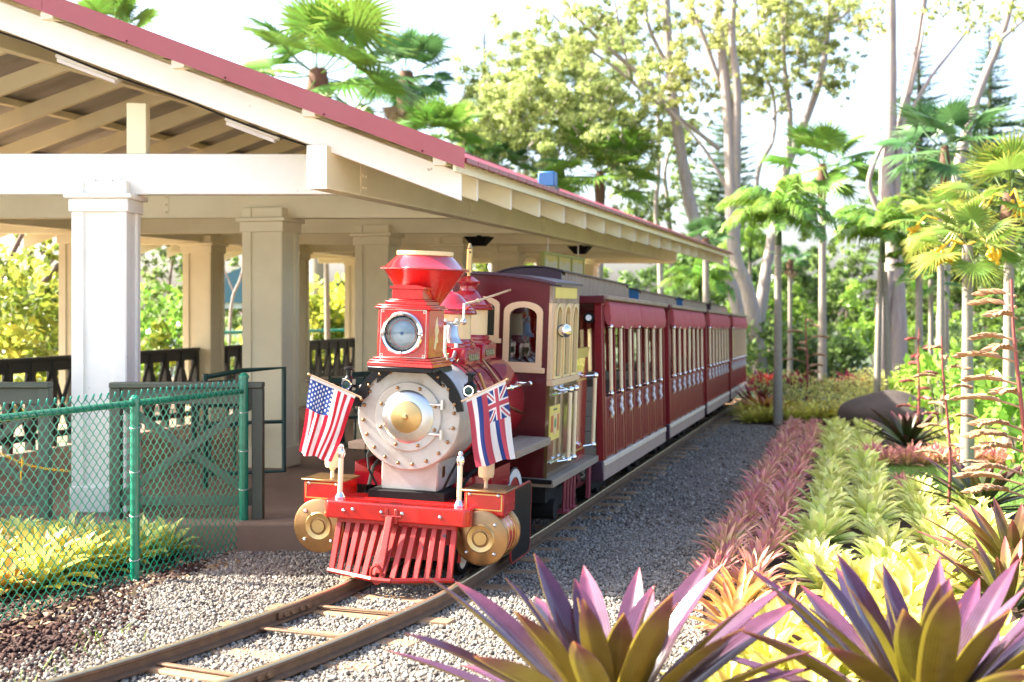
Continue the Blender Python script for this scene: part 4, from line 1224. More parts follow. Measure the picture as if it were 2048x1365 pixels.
# side walls with three arched lights
for sx in (-1, 1):
    xa, xb = (CW, CW + .024) if sx > 0 else (-CW - .024, -CW)
    y0, y1, zs = CF_, CB, 1.245
    q = MB(); q.b2((xa, y0, 1.80), (xb, y1, CZ1 - .001), .002); tp_ = P('side_frieze', q, MATS['weather'], cab)
    wc = [y0 + .20, y0 + .50, y0 + .79]; hw = .115
    edges = [y0] + [v for c in wc for v in (c - hw, c + hw)] + [y1]
    for a, b_ in zip(edges[::2], edges[1::2]):
        q = MB(); q.b2((xa, a, zs), (xb, b_, 1.7995)); P('mullion', q, MATS['tan_paint'], cab)
    for c in wc:
        inn = arch(hw - .03, zs + .02, 1.775, .085, 10, c); out = arch(hw - .002, zs + .002, 1.798, .11, 10, c)
        q = MB(); xo_ = xb if sx > 0 else xa
        q.ringprism(out, inn, xo_ - .02 * sx, xo_ + .016 * sx, 'X'); fr = P('window_frame', q, MATS['cream_paint'], cab)
        for sgn in (-1, 1):
            hp = [(c + sgn * hw, 1.799)] + [(c + sgn * (hw - .002) * math.cos(math.pi / 2 * (1 - k / 5)), 1.688 + .11 * math.sin(math.pi / 2 * (1 - k / 5))) for k in range(6)]
            q = MB(); q.prism(hp, xa + .001, xb - .001, 'X'); P('window_corner', q, MATS['tan_paint'], fr)
        q = MB(); q.b2((xa + .008, c - hw, zs), (xa + .012, c + hw, 1.79)); P('glass', q, MATS['glass'], fr)
    q = MB(); q.b2((xa - .004, y0, 1.20), (xb + .022 if sx > 0 else xb, y1, 1.244), .004); P('window_sill', q, MATS['tan_paint'], cab)
    q = MB(); q.b2((xa, y0, CZ0), (xb, y1, 1.1995)); P('side_panel', q, MATS['panel_olive_reflection'], cab)
    q = MB(); q.b2((xb if sx > 0 else xa - .004, y0 + .08, 1.835), (xb + .004 if sx > 0 else xa, y1 - .12, 1.915)); P('name_board', q, MATS['yellow_sign'], cab)
    # tender side behind the cab
    q = MB(); q.b2((xa - .02 * sx, y1 + .002, CZ0), (xb - .01 * sx, 3.46, 1.36)); td = P('tender_side', q, MATS['tender_gloss'], cab)
    q = MB(); q.prism([(3.0, 1.3605), (3.46, 1.3605), (3.54, 1.44), (3.0, 1.44)], xa - .02 * sx, xb - .01 * sx, 'X'); P('tender_flare', q, MATS['gold_trim'], td)
    for z in (.62, 1.18):
        q = MB(); q.b2((xb - .01 * sx if sx > 0 else xa - .004 - .01 * sx, y1 + .05, z), (xb - .01 * sx + .004 if sx > 0 else xa - .01 * sx, 3.42, z + .012)); P('pinstripe', q, MATS['gold_trim'], td)
# poster plate on the side panel
q = MB(); xs_ = CW + .0245; q.b2((xs_, 2.02, .80), (xs_ + .006, 2.36, 1.05)); pp = P('poster_plate', q, MATS['yellow_sign'], cab)
q = MB(); q.b2((xs_ + .0065, 2.05, .86), (xs_ + .0075, 2.33, .98)); P('poster_band', q, MATS['orange_paint'], pp)
q = MB(); q.b2((xs_ + .008, 2.13, .84), (xs_ + .009, 2.25, 1.0)); P('poster_panel', q, MATS['cream_paint'], pp)
q = MB(); q.lathe([(0, .0012), (.035, .001), (.036, 0)], 20, (xs_ + .0092, 2.19, .92), 'X'); P('poster_badge', q, MATS['fence_green'], pp)
q = MB(); q.b2((xs_ + .0065, 2.13, 1.015), (xs_ + .0075, 2.25, 1.028)); P('poster_line', q, MATS['greygreen'], pp)
# grab poles
for y, z0, z1 in ((2.50, .62, 1.15), (2.70, .62, 1.15), (3.50, .64, 1.21)):
    q = MB(); q.cyl((.605, y, z0), (.605, y, z1), .016, n=12); gp_ = P('grab_pole', q, MATS['pole_cream'], cab)
    for z in (z0, z1):
        q = MB(); q.ball((.605, y, z), .026, 14, 8); q.cyl((CW + .02, y - .16, z), (.605, y, z), .008, n=8); P('pole_knob', q, CHR, gp_)
for z in (.64, 1.13):
    q = MB(); q.tube([(CW + .035, 2.02, z), (CW + .035, 2.9, z)], .008, 6); P('grab_rail', q, CHR, cab)
# convex mirror ball
q = MB(); q.ball((.62, 2.14, 1.60), .052, 28, 18); mb_ = P('mirror', q, MATS['mirror_ball'], cab)
q = MB(); q.tube([(.62, 2.14, 1.60), (CW + .01, 2.3, 1.60)], .007, 6); P('mirror_arm', q, BLK, mb_)
# roof, back
q = MB(); top = [(x, roofz(x, .022)) for x in np.linspace(-.58, .58, 21)]; bot = [(x, roofz(x, .002)) for x in np.linspace(.58, -.58, 21)]
q.prism(top + bot, CF_ - .04, CB + .01); P('cab_roof', q, MATS['purple'], cab)
q = MB(); q.b2((-CW, CB - .03, CZ0), (CW, CB, CZ1)); P('back_wall', q, MATS['dark_inside'], cab)  # dark wall added so the cab looks shaded inside
# --- platform under the cab, springs, steps, hose, rear bogie
q = MB(); q.b2((-.62, 1.93, .478), (.62, 3.86, .532), .004); P('footplate', q, MATS['plank'])
q = MB(); q.b2((-.61, 1.9, .505), (.61, 1.929, .535), .004); q.b2((-.56, 1.95, .36), (.56, 2.35, .477)); P('footplate_edge', q, MATS['soot'])
q = MB(); q.cyl((.36, 2.12, .30), (.6, 2.12, .30), .075, n=24); P('air_tank', q, MATS['soot'])
for sx in (-1, 1):
    for y in (2.3, 3.2):
        a_, t_ = wheel(.17, .09); o = P('rear_wheel', t_, MATS['soot'], EN, (sx * .33, y, .272)); P('wheel_centre', a_, MATS['soot'], o)
    q = MB(); q.b2((sx * .45 - .03, 2.1, .22), (sx * .45 + .03, 3.4, .36), .01); P('bogie_frame', q, MATS['soot'])
    for y in (2.42, 2.66):
        q = MB(); q.tube([(sx * .6, y, .477), (sx * .6, y, .24), (sx * .6, y + .12, .24), (sx * .6, y + .12, .477)], .014, 6); q.b2((sx * .6 - .06, y, .225), (sx * .6 + .03, y + .12, .245)); P('step', q, MATS['hose'])
    q = MB(); q.b2((sx * .58 - .015, 3.45, .2), (sx * .58 + .015, 3.52, .477), .004); P('step_hanger', q, MATS['hose'])
hs_ = MB(); pts = []
for k in range(150):
    a = 2 * math.pi * k / 14; pts.append((.40 + .075 * math.cos(a), 3.55 + .0035 * k, .34 + .085 * math.sin(a) - .02 * math.sin(k / 150 * math.pi)))
hs_.tube(pts, .011, 6); P('coiled_hose', hs_, MATS['hose'])

# ================================================================== flags
def flag_us(u, v):
    """v along the staff (0 = outer end, union), u away from the staff"""
    k = int(v * 13)
    red, white, blue = (.55, .012, .03), (.78, .76, .74), (.02, .055, .22)
    if v < 7 / 13 and u < .40:
        r = v / (7 / 13); c = u / .40
        # nine rows of stars across v, staggered
        gy = r * 9 + .0; row = int(gy); fy = gy - row - .5
        gx = c * 6 - (.5 if row % 2 else 0); fx = gx - math.floor(gx) - .5
        if (row % 2 and not (0 <= gx < 5)): return blue
        a = math.atan2(fy * .95, fx); rr_ = math.hypot(fx, fy * .95)
        lim = .25 * (1 + .3 * math.cos(5 * a))
        return white if rr_ < lim else blue
    return red if k % 2 == 0 else white
def flag_hi(u, v):
    red, white, blue = (.47, .06, .09), (.78, .76, .72), (.018, .045, .20)
    if v < .5 and u < .44:
        x, y = u / .44 * 2 - 1, v / .5 * 2 - 1
        ax, ay = abs(x), abs(y)
        if ax < .13 or ay < .17: return red
        if ax < .23 or ay < .29: return white
        d = abs(ax - ay)
        if d < .09: return red
        if d < .24: return white
        return blue
    k = int(v * 8)
    return [white, red, blue, white, red, blue, white, red][min(7, k)]
def flag_mat(name):
    m = bpy.data.materials.new(name); m.use_nodes = True
    N = m.node_tree.nodes; L = m.node_tree.links; b = N['Principled BSDF']; b.inputs['Roughness'].default_value = .75
    c = N.new('ShaderNodeVertexColor'); c.layer_name = 'print'
    L.new(c.outputs[0], b.inputs['Base Color'])
    t = N.new('ShaderNodeBsdfTranslucent'); L.new(c.outputs[0], t.inputs[0])
    ms = N.new('ShaderNodeMixShader'); ms.inputs[0].default_value = .35
    L.new(b.outputs[0], ms.inputs[1]); L.new(t.outputs[0], ms.inputs[2]); L.new(ms.outputs[0], N['Material Output'].inputs['Surface'])
    return m
def make_flag(px_in, px_out, px_bo, px_bi, y, fn, name, label, nu=150, nv=104):
    A, B, Cc, D = (at(*p, y) for p in (px_out, px_in, px_bo, px_bi))
    base = B.copy()
    t = empty(name, base, (0, 0, 0), label, 'flag', 'two flags on the locomotive')
    st_ = MB(); d = (A - B)
    st_.tube([Vector((0, 0, 0)) - d * .12, d * 1.03], .006, 8); P('staff', st_, MATS['tan_paint'], t)
    k_ = MB(); k_.ball(d * 1.04, .011, 10, 6); P('staff_knob', k_, BRS, t)
    V, F, Cl = [], [], []
    ph = random.uniform(0, 6)
    for i in range(nu + 1):
        u = i / nu
        for j in range(nv + 1):
            v = j / nv
            p = A.lerp(B, v).lerp(Cc.lerp(D, v), u)
            wv = (.018 * math.sin(v * 13 + ph + u * 1.5) + .012 * math.sin(v * 6 + ph * 2 - u * 3)) * min(1, u * 1.6 + .1)
            p = p + Vector((.3, 1, 0)) * wv + Vector((0, 0, -.006 * math.sin(v * 9 + ph) * u)) + Vector((0.01 * math.sin(u * 5 + ph), 0, 0)) * u
            V.append(p - base + Vector((0, -.007, -.004)))
            if u < .035: c = (.78, .74, .66)
            else: c = fn((u - .035) / .965, min(.9999, v))
            Cl += [*c, 1.0]
    n = nv + 1
    F = [(i * n + j, i * n + j + 1, (i + 1) * n + j + 1, (i + 1) * n + j) for i in range(nu) for j in range(nv)]
    me = np_mesh('cloth', np.array([tuple(v) for v in V]), np.array(F), flag_mat(name + '_print'), smooth=True)
    ca = me.color_attributes.new('print', 'FLOAT_COLOR', 'POINT'); ca.data.foreach_set('color', np.array(Cl, np.float32))
    link('cloth', me, t)
make_flag((712, 791), (622, 751), (598, 903), (662, 922), 8.80, flag_us, 'striped_flag', 'red and white striped flag with starred blue canton, left of the smokebox')
make_flag((932, 799), (1011, 761), (1030, 914), (952, 935), 8.72, flag_hi, 'cross_canton_flag', 'red white and blue striped flag with crossed canton, right of the smokebox')

# ================================================================== coaches
CO_L = 4.28
def make_coach(idx, end_mat, label):
    y_ = idx * 4.74
    p = Vector((.17, 12.02, 0)) + Vector((math.sin(R(13.0)), math.cos(R(13.0)), 0)) * y_
    if idx: p.x -= .0
    t = empty('passenger_coach', (p.x, p.y, gz(p.y)), (R(-.95), R(-1.0), R(-13.0)), label, 'coach', 'open coaches of the train')
    CR_ = MATS['coach_red']
    W = .62
    def Q(name, mb, m, parent=t, **k): return mb.build(name, m, parent, **k)
    Q('floor', MB().b2((-W + .03, .02, .40), (W - .03, CO_L - .02, .475)), MATS['soot'])
    for sx in (-1, 1):
        a, b_ = (W - .03, W) if sx > 0 else (-W, -W + .03)
        Q('skirt', MB().b2((a, 0, .335), (b_, CO_L, .452), .004), MATS['skirt'])
        Q('sill', MB().b2((a - (.02 if sx > 0 else .012), 0, .4525), (b_ + (.012 if sx > 0 else .02), CO_L, .50), .006), MATS['sill_white'])
    Q('headstock', MB().b2((-W, -.05, .335), (W, -.001, .50), .006), MATS['purple'])
    Q('headstock', MB().b2((-W, CO_L + .001, .335), (W, CO_L + .05, .50), .006), MATS['purple'])
    # end walls: boards below, posts and header above
    for ye in (0.0, CO_L - .03):
        for k in range(5):
            Q('end_board', MB().b2((-W + .06, ye, .50 + .125 * k), (W - .06, ye + .03, .62 + .125 * k), .003), MATS['grey_wall'])
        for x in (-W + .03, W - .03):
            Q('corner_post', MB().b2((x - .03, ye - .012, .50), (x + .03, ye + .042, 1.80), .004), CR_)
    # bays
    nb = 7; bay = (CO_L - .30) / nb
    pole = MB().cyl((0, 0, 0), (0, 0, .57), .0155, n=10).mesh('pole', MATS['pole_cream'])
    kn = MB().ball((0, 0, 0), .023, 12, 8); kn.cyl((-.045, 0, 0), (0, 0, 0), .007, n=6); kn = kn.mesh('pole_knob', CHR)
    post = MB().b2((-.024, -.032, .50), (.024, .032, 1.80), .003).mesh('post', CR_)
    door = MB(); door.b2((-.012, .03, .51), (.012, bay - .03, 1.02), .003); [door.b2((.012, .045 + (bay - .09) * j / 5, .53), (.021, .045 + (bay - .09) * (j + .62) / 5, 1.0), .003) for j in range(5)]; door = door.mesh('door', CR_)
    stile = MB().b2((-.006, -.008, .51), (.006, .008, 1.04), .002).mesh('door_stile', MATS['stile_tan'])
    blk = MB().b2((-.01, -.05, -.03), (.012, .07, .03), .003).mesh('latch_block', MATS['stile_tan'])
    lt = MB(); lt.ball((0, 0, .02), .024, 10, 8, 1.5); lt.tube([(0, 0, .05), (.012, .02, .10), (.004, .028, .13)], [.017, .013, .010], 8); lt.tube([(0, 0, .05), (.012, -.026, .085), (.0, -.035, .11)], [.012, .009, .007], 8)
    lt.tube([(.01, 0, 0), (.02, .0, -.03), (.004, 0, -.06)], [.018, .016, .012], 8); lt = lt.mesh('latch', MATS['white_paint'])
    seat_b = MB().b2((-W + .08, -.02, .50), (W - .08, .02, 1.06), .008).mesh('seat_back', MATS['seat'])
    seat_c = MB().b2((-W + .08, .021, .72), (W - .08, .32, .76), .008).mesh('seat_bench', MATS['seat'])
    for k in range(nb + 1):
        y = .15 + bay * k
        for sx in (-1, 1):
            link('post', post, t, (sx * (W - .03), y if k in (0, nb) else y + .03, 0))
        if k < nb:
            link('seat_back', seat_b, t, (0, y + .1, 0)); link('seat_bench', seat_c, t, (0, y + .1, 0))
            for sx in (-1, 1):
                d = link('door', door, t, (sx * (W - .028), y, 0), (0, 0, 0), (sx, 1, 1))
                if sx > 0:
                    link('door_stile', stile, d, (.012, .07, 0)); link('door_stile', stile, d, (.012, bay - .045, 0))
                    link('latch_block', blk, d, (.022, bay * .5 + .03, .86)); link('latch', lt, d, (.036, bay * .5 - .05, .90), (0, 0, 0), .8)
                    q = link('pole', pole, t, (W + .035, y + .09, 1.055))
                    link('pole_knob', kn, q); link('pole_knob', kn, q, (0, 0, .57))
    # roof: header, slab, rolled awnings, raised clerestory
    for sx in (-1, 1):
        a, b_ = (W - .06, W) if sx > 0 else (-W, -W + .06)
        Q('header', MB().b2((a, 0, 1.80), (b_, CO_L, 1.845), .004), CR_)
        Q('gutter', MB().b2((W + .002, -.01, 1.852) if sx > 0 else (-W - .05, -.01, 1.852), (W + .05, CO_L + .01, 1.892) if sx > 0 else (-W - .002, CO_L + .01, 1.892), .006), MATS['weather'])
        for j in range(2):
            y0, y1 = .18 + j * (CO_L - .36) / 2 + .02, .18 + (j + 1) * (CO_L - .36) / 2 - .02
            V, F = [], []
            ny, na = 40, 10
            for i in range(ny + 1):
                y = y0 + (y1 - y0) * i / ny
                sag = .018 * math.sin(i / ny * math.pi) + .012 * abs(math.sin(i / ny * math.pi * 3)); bul = .62 + .25 * abs(math.sin(i / ny * math.pi * 2)) ** .5 + .06 * math.sin(i * 2.1)
                prof_ = [(.0, 1.845), (.03, 1.84), (.055 * bul + .01, 1.80), (.075 * bul, 1.74), (.085 * bul, 1.69), (.075 * bul, 1.655 - sag), (.05, 1.635 - sag), (.02, 1.645 - sag), (.0, 1.68), (-.005, 1.75)]
                for x, z in prof_: V.append((sx * (W - .005 + x) , y, z))
            for i in range(ny):
                for k in range(na - 1): F.append((i * na + k, i * na + k + 1, (i + 1) * na + k + 1, (i + 1) * na + k))
            m_ = MB(); m_.add(V, F + [tuple(range(na)), tuple(range(ny * na, (ny + 1) * na))]); Q('awning', m_, MATS['awning'], ang=60)
    Q('roof_front', MB().b2((-W - .03, -.05, 1.82), (W + .03, -.011, 1.885), .006), MAR)
    Q('roof', MB().prism([(-W, 1.846), (W, 1.846), (W, 1.87), (.30, 1.905), (-.30, 1.905), (-W, 1.87)], 0, CO_L), MATS['coach_red'])
    CWd = .27; CT = 2.102 if idx == 0 else 2.062
    for sx in (-1, 1):
        nb_ = 26
        for k in range(nb_):
            y0 = .10 + (CO_L - .42) * k / nb_; y1 = .10 + (CO_L - .42) * (k + 1) / nb_ - .004
            hgt = (2.10 if idx == 0 else 2.06) if 0 < k < nb_ - 1 else (2.07 if idx == 0 else 2.03)
            a, b_ = (CWd - .02, CWd) if sx > 0 else (-CWd, -CWd + .02)
            Q('clerestory_board', MB().b2((a, y0, 1.90), (b_, y1, hgt), .002), MATS['weather'])
    arc = [(-CWd, 1.90), (CWd, 1.90), (CWd, CT - .017)] + [(CWd * math.cos(a) , CT - .017 + .05 * math.sin(a)) for a in np.linspace(.15, math.pi - .15, 12)] + [(-CWd, CT - .017)]
    Q('clerestory_end', MB().prism(arc, .05, .098), end_mat)
    Q('clerestory_end', MB().prism(arc, CO_L - .318, CO_L - .28), MATS['purple'])
    rp_ = [(x, CT + .04 * (1 - (x / CWd) ** 2)) for x in np.linspace(-CWd - .02, CWd + .02, 13)]
    Q('clerestory_roof', MB().prism(rp_ + [(x, z + .012) for x, z in reversed(rp_)], .02, CO_L - .25), MATS['purple'])
    # lamp at the front corner, buffers, running gear
    Q('side_lamp', MB().cyl((W - .10, -.06, 1.70), (W - .10, .0, 1.70), .045, n=16), BLK)
    Q('lamp_glass', MB().cyl((W - .10, -.066, 1.70), (W - .10, -.061, 1.70), .026, n=16), MATS['white_paint'])
    Q('coupling', MB().b2((-.05, CO_L + .05, .36), (.05, CO_L + .40, .42), .006), MATS['soot'])
    Q('buffer', MB().cyl((.42, CO_L + .05, .30), (.42, CO_L + .22, .30), .06, n=16), MATS['red_dull'])
    for y in (.6, 1.15, CO_L - 1.15, CO_L - .6):
        for sx in (-1, 1):
            a_, t_ = wheel(.13, .08); o = MB.build(t_, 'wheel', MATS['soot'], t, (sx * .33, y, .235)); MB.build(a_, 'wheel_centre', MATS['soot'], o)
    for sx in (-1, 1):
        for y0 in (.45, CO_L - 1.3): Q('bogie_frame', MB().b2((sx * .41 - .02, y0, .2), (sx * .41 + .02, y0 + .85, .30), .006), MATS['soot'])
    if idx == 0:
        pl = Q('number_plate', MB().b2((W - .30, -.058, .345), (W - .12, -.0505, .475), .002), MATS['greygreen'])
        cu = bpy.data.curves.new('number', 'FONT'); cu.body = 'B3'; cu.size = .13; cu.align_x = 'CENTER'; cu.extrude = .001
        tmp = bpy.data.objects.new('tmp', cu); COL.objects.link(tmp); bpy.context.view_layer.update()
        me = bpy.data.meshes.new_from_object(tmp.evaluated_get(bpy.context.evaluated_depsgraph_get())); bpy.data.objects.remove(tmp)
        me.materials.clear(); me.materials.append(MATS['sill_white'])
        link('number', me, pl, (W - .21, -.060, .365), (R(90), 0, 0))
    return t
make_coach(0, MATS['purple'], 'red open passenger coach directly behind the locomotive')
make_coach(1, MATS['blue_paint'], 'red open passenger coach, second behind the locomotive')
make_coach(2, MATS['blue_paint'], 'red open passenger coach, third behind the locomotive')
make_coach(3, MATS['purple'], 'red open passenger coach, last in the train')
# ================================================================== planting
leaf_mat('lm_lime', [(0, (.30, .38, .08)), (.5, (.58, .64, .15)), (1, (.72, .70, .22))], .32, .35, .02, .28, coat=.15)
leaf_mat('lm_yellow', [(0, (.34, .38, .05)), (.5, (.62, .58, .10)), (1, (.72, .60, .14))], .35, .4, .03, .25)  # yellow raised to stand in for sunlight missing in the far bed
leaf_mat('lm_pink', [(0, (.32, .34, .09)), (.35, (.58, .38, .16)), (.7, (.70, .27, .26)), (1, (.66, .37, .18))], .35, .35, .045, .35)
leaf_mat('lm_orange', [(0, (.35, .28, .05)), (.6, (.62, .33, .09)), (1, (.66, .24, .14))], .35, .4, .03, .3)
leaf_mat('lm_redti', [(0, (.09, .02, .02)), (.6, (.19, .012, .022)), (1, (.25, .03, .035))], .35, .3, .03, .4)
leaf_mat('lm_dark', [(0, (.05, .07, .02)), (.5, (.075, .10, .03)), (.85, (.13, .06, .055)), (1, (.25, .06, .07))], .3, .25, .02, .35)
leaf_mat('lm_olive', [(0, (.12, .13, .02)), (.5, (.20, .17, .035)), (.8, (.26, .13, .07)), (1, (.36, .10, .10))], .3, .35, .03, .35)
leaf_mat('lm_upper', [(0, (.20, .20, .06)), (.3, (.23, .16, .15)), (.6, (.115, .05, .09)), (.9, (.16, .05, .095)), (1, (.40, .09, .11))], .2, .22, .015, .22, stripe=.75, coat=.4)
leaf_mat('lm_lower', [(0, (.34, .15, .05)), (.35, (.42, .34, .03)), (.72, (.34, .29, .04)), (.9, (.22, .09, .09)), (1, (.34, .10, .08))], .35, .48, .03, .25, stripe=.4, tcol=(.52, .42, .04))
leaf_mat('lm_fan', [(0, (.12, .22, .035)), (.6, (.12, .25, .035)), (1, (.22, .31, .06))], .4, .35, .03, .35)
leaf_mat('lm_fan_dark', [(0, (.07, .15, .05)), (.6, (.07, .17, .05)), (1, (.13, .21, .08))], .4, .3, .02, .35)
leaf_mat('lm_fan_yellow', [(0, (.13, .21, .04)), (.6, (.17, .26, .04)), (.88, (.32, .33, .055)), (1, (.55, .40, .06))], .4, .42, .03, .35)
leaf_mat('lm_feather', [(0, (.12, .25, .035)), (1, (.22, .35, .055))], .35, .4, .03, .4)
leaf_mat('lm_euc', [(0, (.21, .26, .07)), (.5, (.36, .41, .12)), (1, (.50, .52, .20))], .45, .55, .03, .35)
leaf_mat('lm_pine', [(0, (.07, .13, .06)), (1, (.13, .20, .09))], .6, .25, .02, .4)
leaf_mat('lm_tree', [(0, (.08, .14, .035)), (1, (.24, .34, .08))], .4, .5, .03, .45)
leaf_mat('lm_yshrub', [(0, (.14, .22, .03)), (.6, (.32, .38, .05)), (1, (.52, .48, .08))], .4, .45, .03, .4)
leaf_mat('lm_gshrub', [(0, (.14, .27, .035)), (1, (.32, .47, .07))], .32, .48, .03, .4)
leaf_mat('lm_twig', [(0, (.42, .44, .12)), (.6, (.68, .64, .20)), (1, (.78, .70, .28))], .5, .5, .03, .35)  # pale leaf colour, raised further in place of sun on far shrubs
leaf_mat('lm_grass', [(0, (.09, .16, .02)), (1, (.24, .36, .045))], .5, .4, .02, .35)
leaf_mat('lm_dry', [(0, (.30, .20, .10)), (1, (.42, .30, .17))], .8, .25, .02, .35)

def blade(az, L, W, el0, curl, nseg=6, nc=3, fold=.25, r0=.02, z0=0.0, tip=1.6, wmax=.45, power=1.3, twist=0.0):
    """a strap leaf as a grid: returns vertices, t, s"""
    ts = np.linspace(0, 1, nseg + 1)
    el = el0 - curl * ts ** power
    dl = L / nseg
    rr_ = r0 + np.concatenate([[0], np.cumsum(np.cos(el[:-1]) * dl)])
    zz = z0 + np.concatenate([[0], np.cumsum(np.sin(el[:-1]) * dl)])
    base_w = .55
    w = np.where(ts < wmax, base_w + (1 - base_w) * np.sin(ts / wmax * math.pi / 2), np.cos((np.clip(ts - wmax, 0, 1) / (1 - wmax)) ** tip * math.pi / 2)) * W / 2
    w = np.maximum(w, .0015)
    ss = np.linspace(-1, 1, nc)
    ca, sa = math.cos(az), math.sin(az)
    V = np.zeros((nseg + 1, nc, 3))
    for j, s in enumerate(ss):
        tw = twist * ts
        lat = s * w * np.cos(tw)
        up = np.abs(s) * w * fold * 2 + s * w * np.sin(tw)
        nx, nz = -np.sin(el), np.cos(el)
        r_ = rr_ + nx * up; z_ = zz + nz * up
        V[:, j, 0] = r_ * ca - lat * sa; V[:, j, 1] = r_ * sa + lat * ca; V[:, j, 2] = z_
    return V.reshape(-1, 3), np.repeat(ts, nc), np.tile(ss, nseg + 1)
def grid_faces(nseg, nc):
    return np.array([(i * nc + j, i * nc + j + 1, (i + 1) * nc + j + 1, (i + 1) * nc + j) for i in range(nseg) for j in range(nc - 1)])
def rosette(name, m, n, L, W, el_in=80, el_out=12, curl=.5, nseg=5, nc=3, fold=.25, tip=1.6, wmax=.45, z0=.02, seed=0, jit=.12):
    rg = np.random.default_rng(seed)
    V, F, T, S, RN = [], [], [], [], []
    gf = grid_faces(nseg, nc); off = 0
    for k in range(n):
        q = k / max(1, n - 1)
        az = k * 2.39996 + rg.normal() * .12
        el = R(el_in + (el_out - el_in) * q ** .8) + rg.normal() * jit
        l_ = L * (.55 + .45 * math.sin(math.pi * (.25 + .6 * q))) * (1 + rg.normal() * .08)
        v, t, s = blade(az, l_, W * (.85 + .3 * rg.random()), el, curl * (.6 + .8 * rg.random()), nseg, nc, fold, .015 + .03 * q, z0 + .02 * (1 - q), tip, wmax, twist=rg.normal() * .15)
        V.append(v); T.append(t); S.append(s); F.append(gf + off); off += len(v); RN.append(np.full(len(v), rg.random()))
    return np_mesh(name, np.concatenate(V), np.concatenate(F), m, {'t': np.concatenate(T), 's': np.concatenate(S), 'rnd': np.concatenate(RN)}, smooth=True)
def variants(name, k, *a, **kw): return [rosette(name, *a, seed=31 * i + hash_(name), **kw) for i in range(k)]
def hash_(s): return sum(ord(c) * (i + 3) for i, c in enumerate(s)) % 9973

# --- rows of bromeliads
NTH = ['first', 'second', 'third', 'fourth', 'fifth', 'sixth', 'seventh', 'eighth', 'ninth', 'tenth', 'eleventh', 'twelfth', 'thirteenth', 'fourteenth', 'fifteenth', 'sixteenth']
def row(name, ms, pts, label, cat, group, smin=.85, smax=1.15, dz=0.0):
    name = ms[0].name.split('.')[0]
    order = {k: j for j, k in enumerate(sorted(range(len(pts)), key=lambda k: pts[k][0] / pts[k][1]))}
    base = label
    for i, (x, y) in enumerate(pts):
        label = base if len(pts) > 16 else base + ', ' + NTH[order[i]] + ' from left'
        o = link(name, ms[i % len(ms)], None, (x, y, gz(y) + dz), (random.uniform(-.08, .08), random.uniform(-.08, .08), random.uniform(0, 6.28)), random.uniform(smin, smax))
        tag(o, label, cat, group)
pinkA = variants('pink_bromeliad', 6, MATS['lm_pink'], 24, .23, .036, el_in=84, el_out=18, curl=.35, nseg=4, fold=.3)
lime = variants('lime_bromeliad', 7, MATS['lm_lime'], 25, .265, .060, el_in=82, el_out=14, curl=.45, nseg=5, fold=.3, tip=3.0, wmax=.6)
yell = variants('yellow_bromeliad', 4, MATS['lm_yellow'], 26, .27, .055, el_in=80, el_out=14, curl=.5, nseg=5, fold=.25, tip=2.6, wmax=.6)
orng = variants('orange_bromeliad', 3, MATS['lm_orange'], 26, .27, .042, el_in=80, el_out=14, curl=.5, nseg=5, fold=.3)
def along(t, y0, y1, step, j=.05):
    out = []; y = y0
    while y < y1:
        if random.random() > .06: out.append((tx(y) + t + random.uniform(-j, j) + .012 * max(0, 9 - y), y + random.uniform(-j, j))); y += step * random.uniform(.9, 1.1)
    return out
row('bromeliad', pinkA, along(1.80, 8.5, 22.8, .29), 'small pink and olive bromeliad in the edging row right beside the gravel', 'bromeliad', 'pink edging bromeliads along the gravel', .8, 1.05)
row('bromeliad', pinkA, along(2.10, 8.7, 22.8, .30), 'small pink and olive bromeliad in the second edging row, next to the lime rows', 'bromeliad', 'pink edging bromeliads along the gravel', .8, 1.05)
for ri, t in enumerate((2.48, 2.88, 3.28, 3.68)):
    row('bromeliad', lime, along(t, 8.75 if ri < 2 else 8.3, 22.5 if t < 3.2 else (13.4 if t < 3.5 else 12.3), .38, .06), 'lime bromeliad in the ' + NTH[ri] + ' lime row from the pink edging', 'bromeliad', 'lime green bromeliads in rows', .7, 1.12)
row('bromeliad', lime, [(tx(y) + t, y) for y in np.arange(17.6, 22.5, .42) for t in np.arange(4.0, 5.6, .42)], 'pale lime green bromeliad in the far bed behind the lawn', 'bromeliad', 'lime green bromeliads behind the lawn', .9, 1.15)
row('bromeliad', yell, [(tx(y) + t + random.uniform(-.08, .08), y + random.uniform(-.08, .08)) for y in (7.2, 7.6, 8.0, 8.4) for t in (2.75, 3.15)], 'sunlit yellow bromeliad between the two giant rosettes', 'bromeliad', 'yellow bromeliads near the camera', .95, 1.25)
row('bromeliad', yell, [(x + random.uniform(-.06, .06), y + random.uniform(-.06, .06)) for y, xs in ((6.9, (1.25, 1.6, 1.95, 2.3)), (6.5, (1.1, 1.45, 1.8, 2.15)), (6.1, (.95, 1.25, 1.6, 1.95)), (5.75, (.9, 1.15))) for x in xs], 'yellow bromeliad close under the giant rosettes', 'bromeliad', 'yellow bromeliads under the giant rosettes', .9, 1.2)
row('bromeliad', orng, [(1.28, 8.05), (1.5, 7.75), (1.42, 8.4), (1.18, 7.55), (1.62, 7.3)], 'sunlit orange bromeliad at the near end of the pink rows', 'bromeliad', 'orange bromeliads at the row end', .9, 1.15)
row('bromeliad', pinkA, [(x, 16.75 + .12 * math.sin(x * 5)) for x in np.arange(4.2, 8.6, .21)] + [(x, 17.0) for x in np.arange(4.1, 8.6, .23)], 'small pink bromeliad edging the far side of the lawn', 'bromeliad', 'pink bromeliads behind the lawn', .9, 1.2)
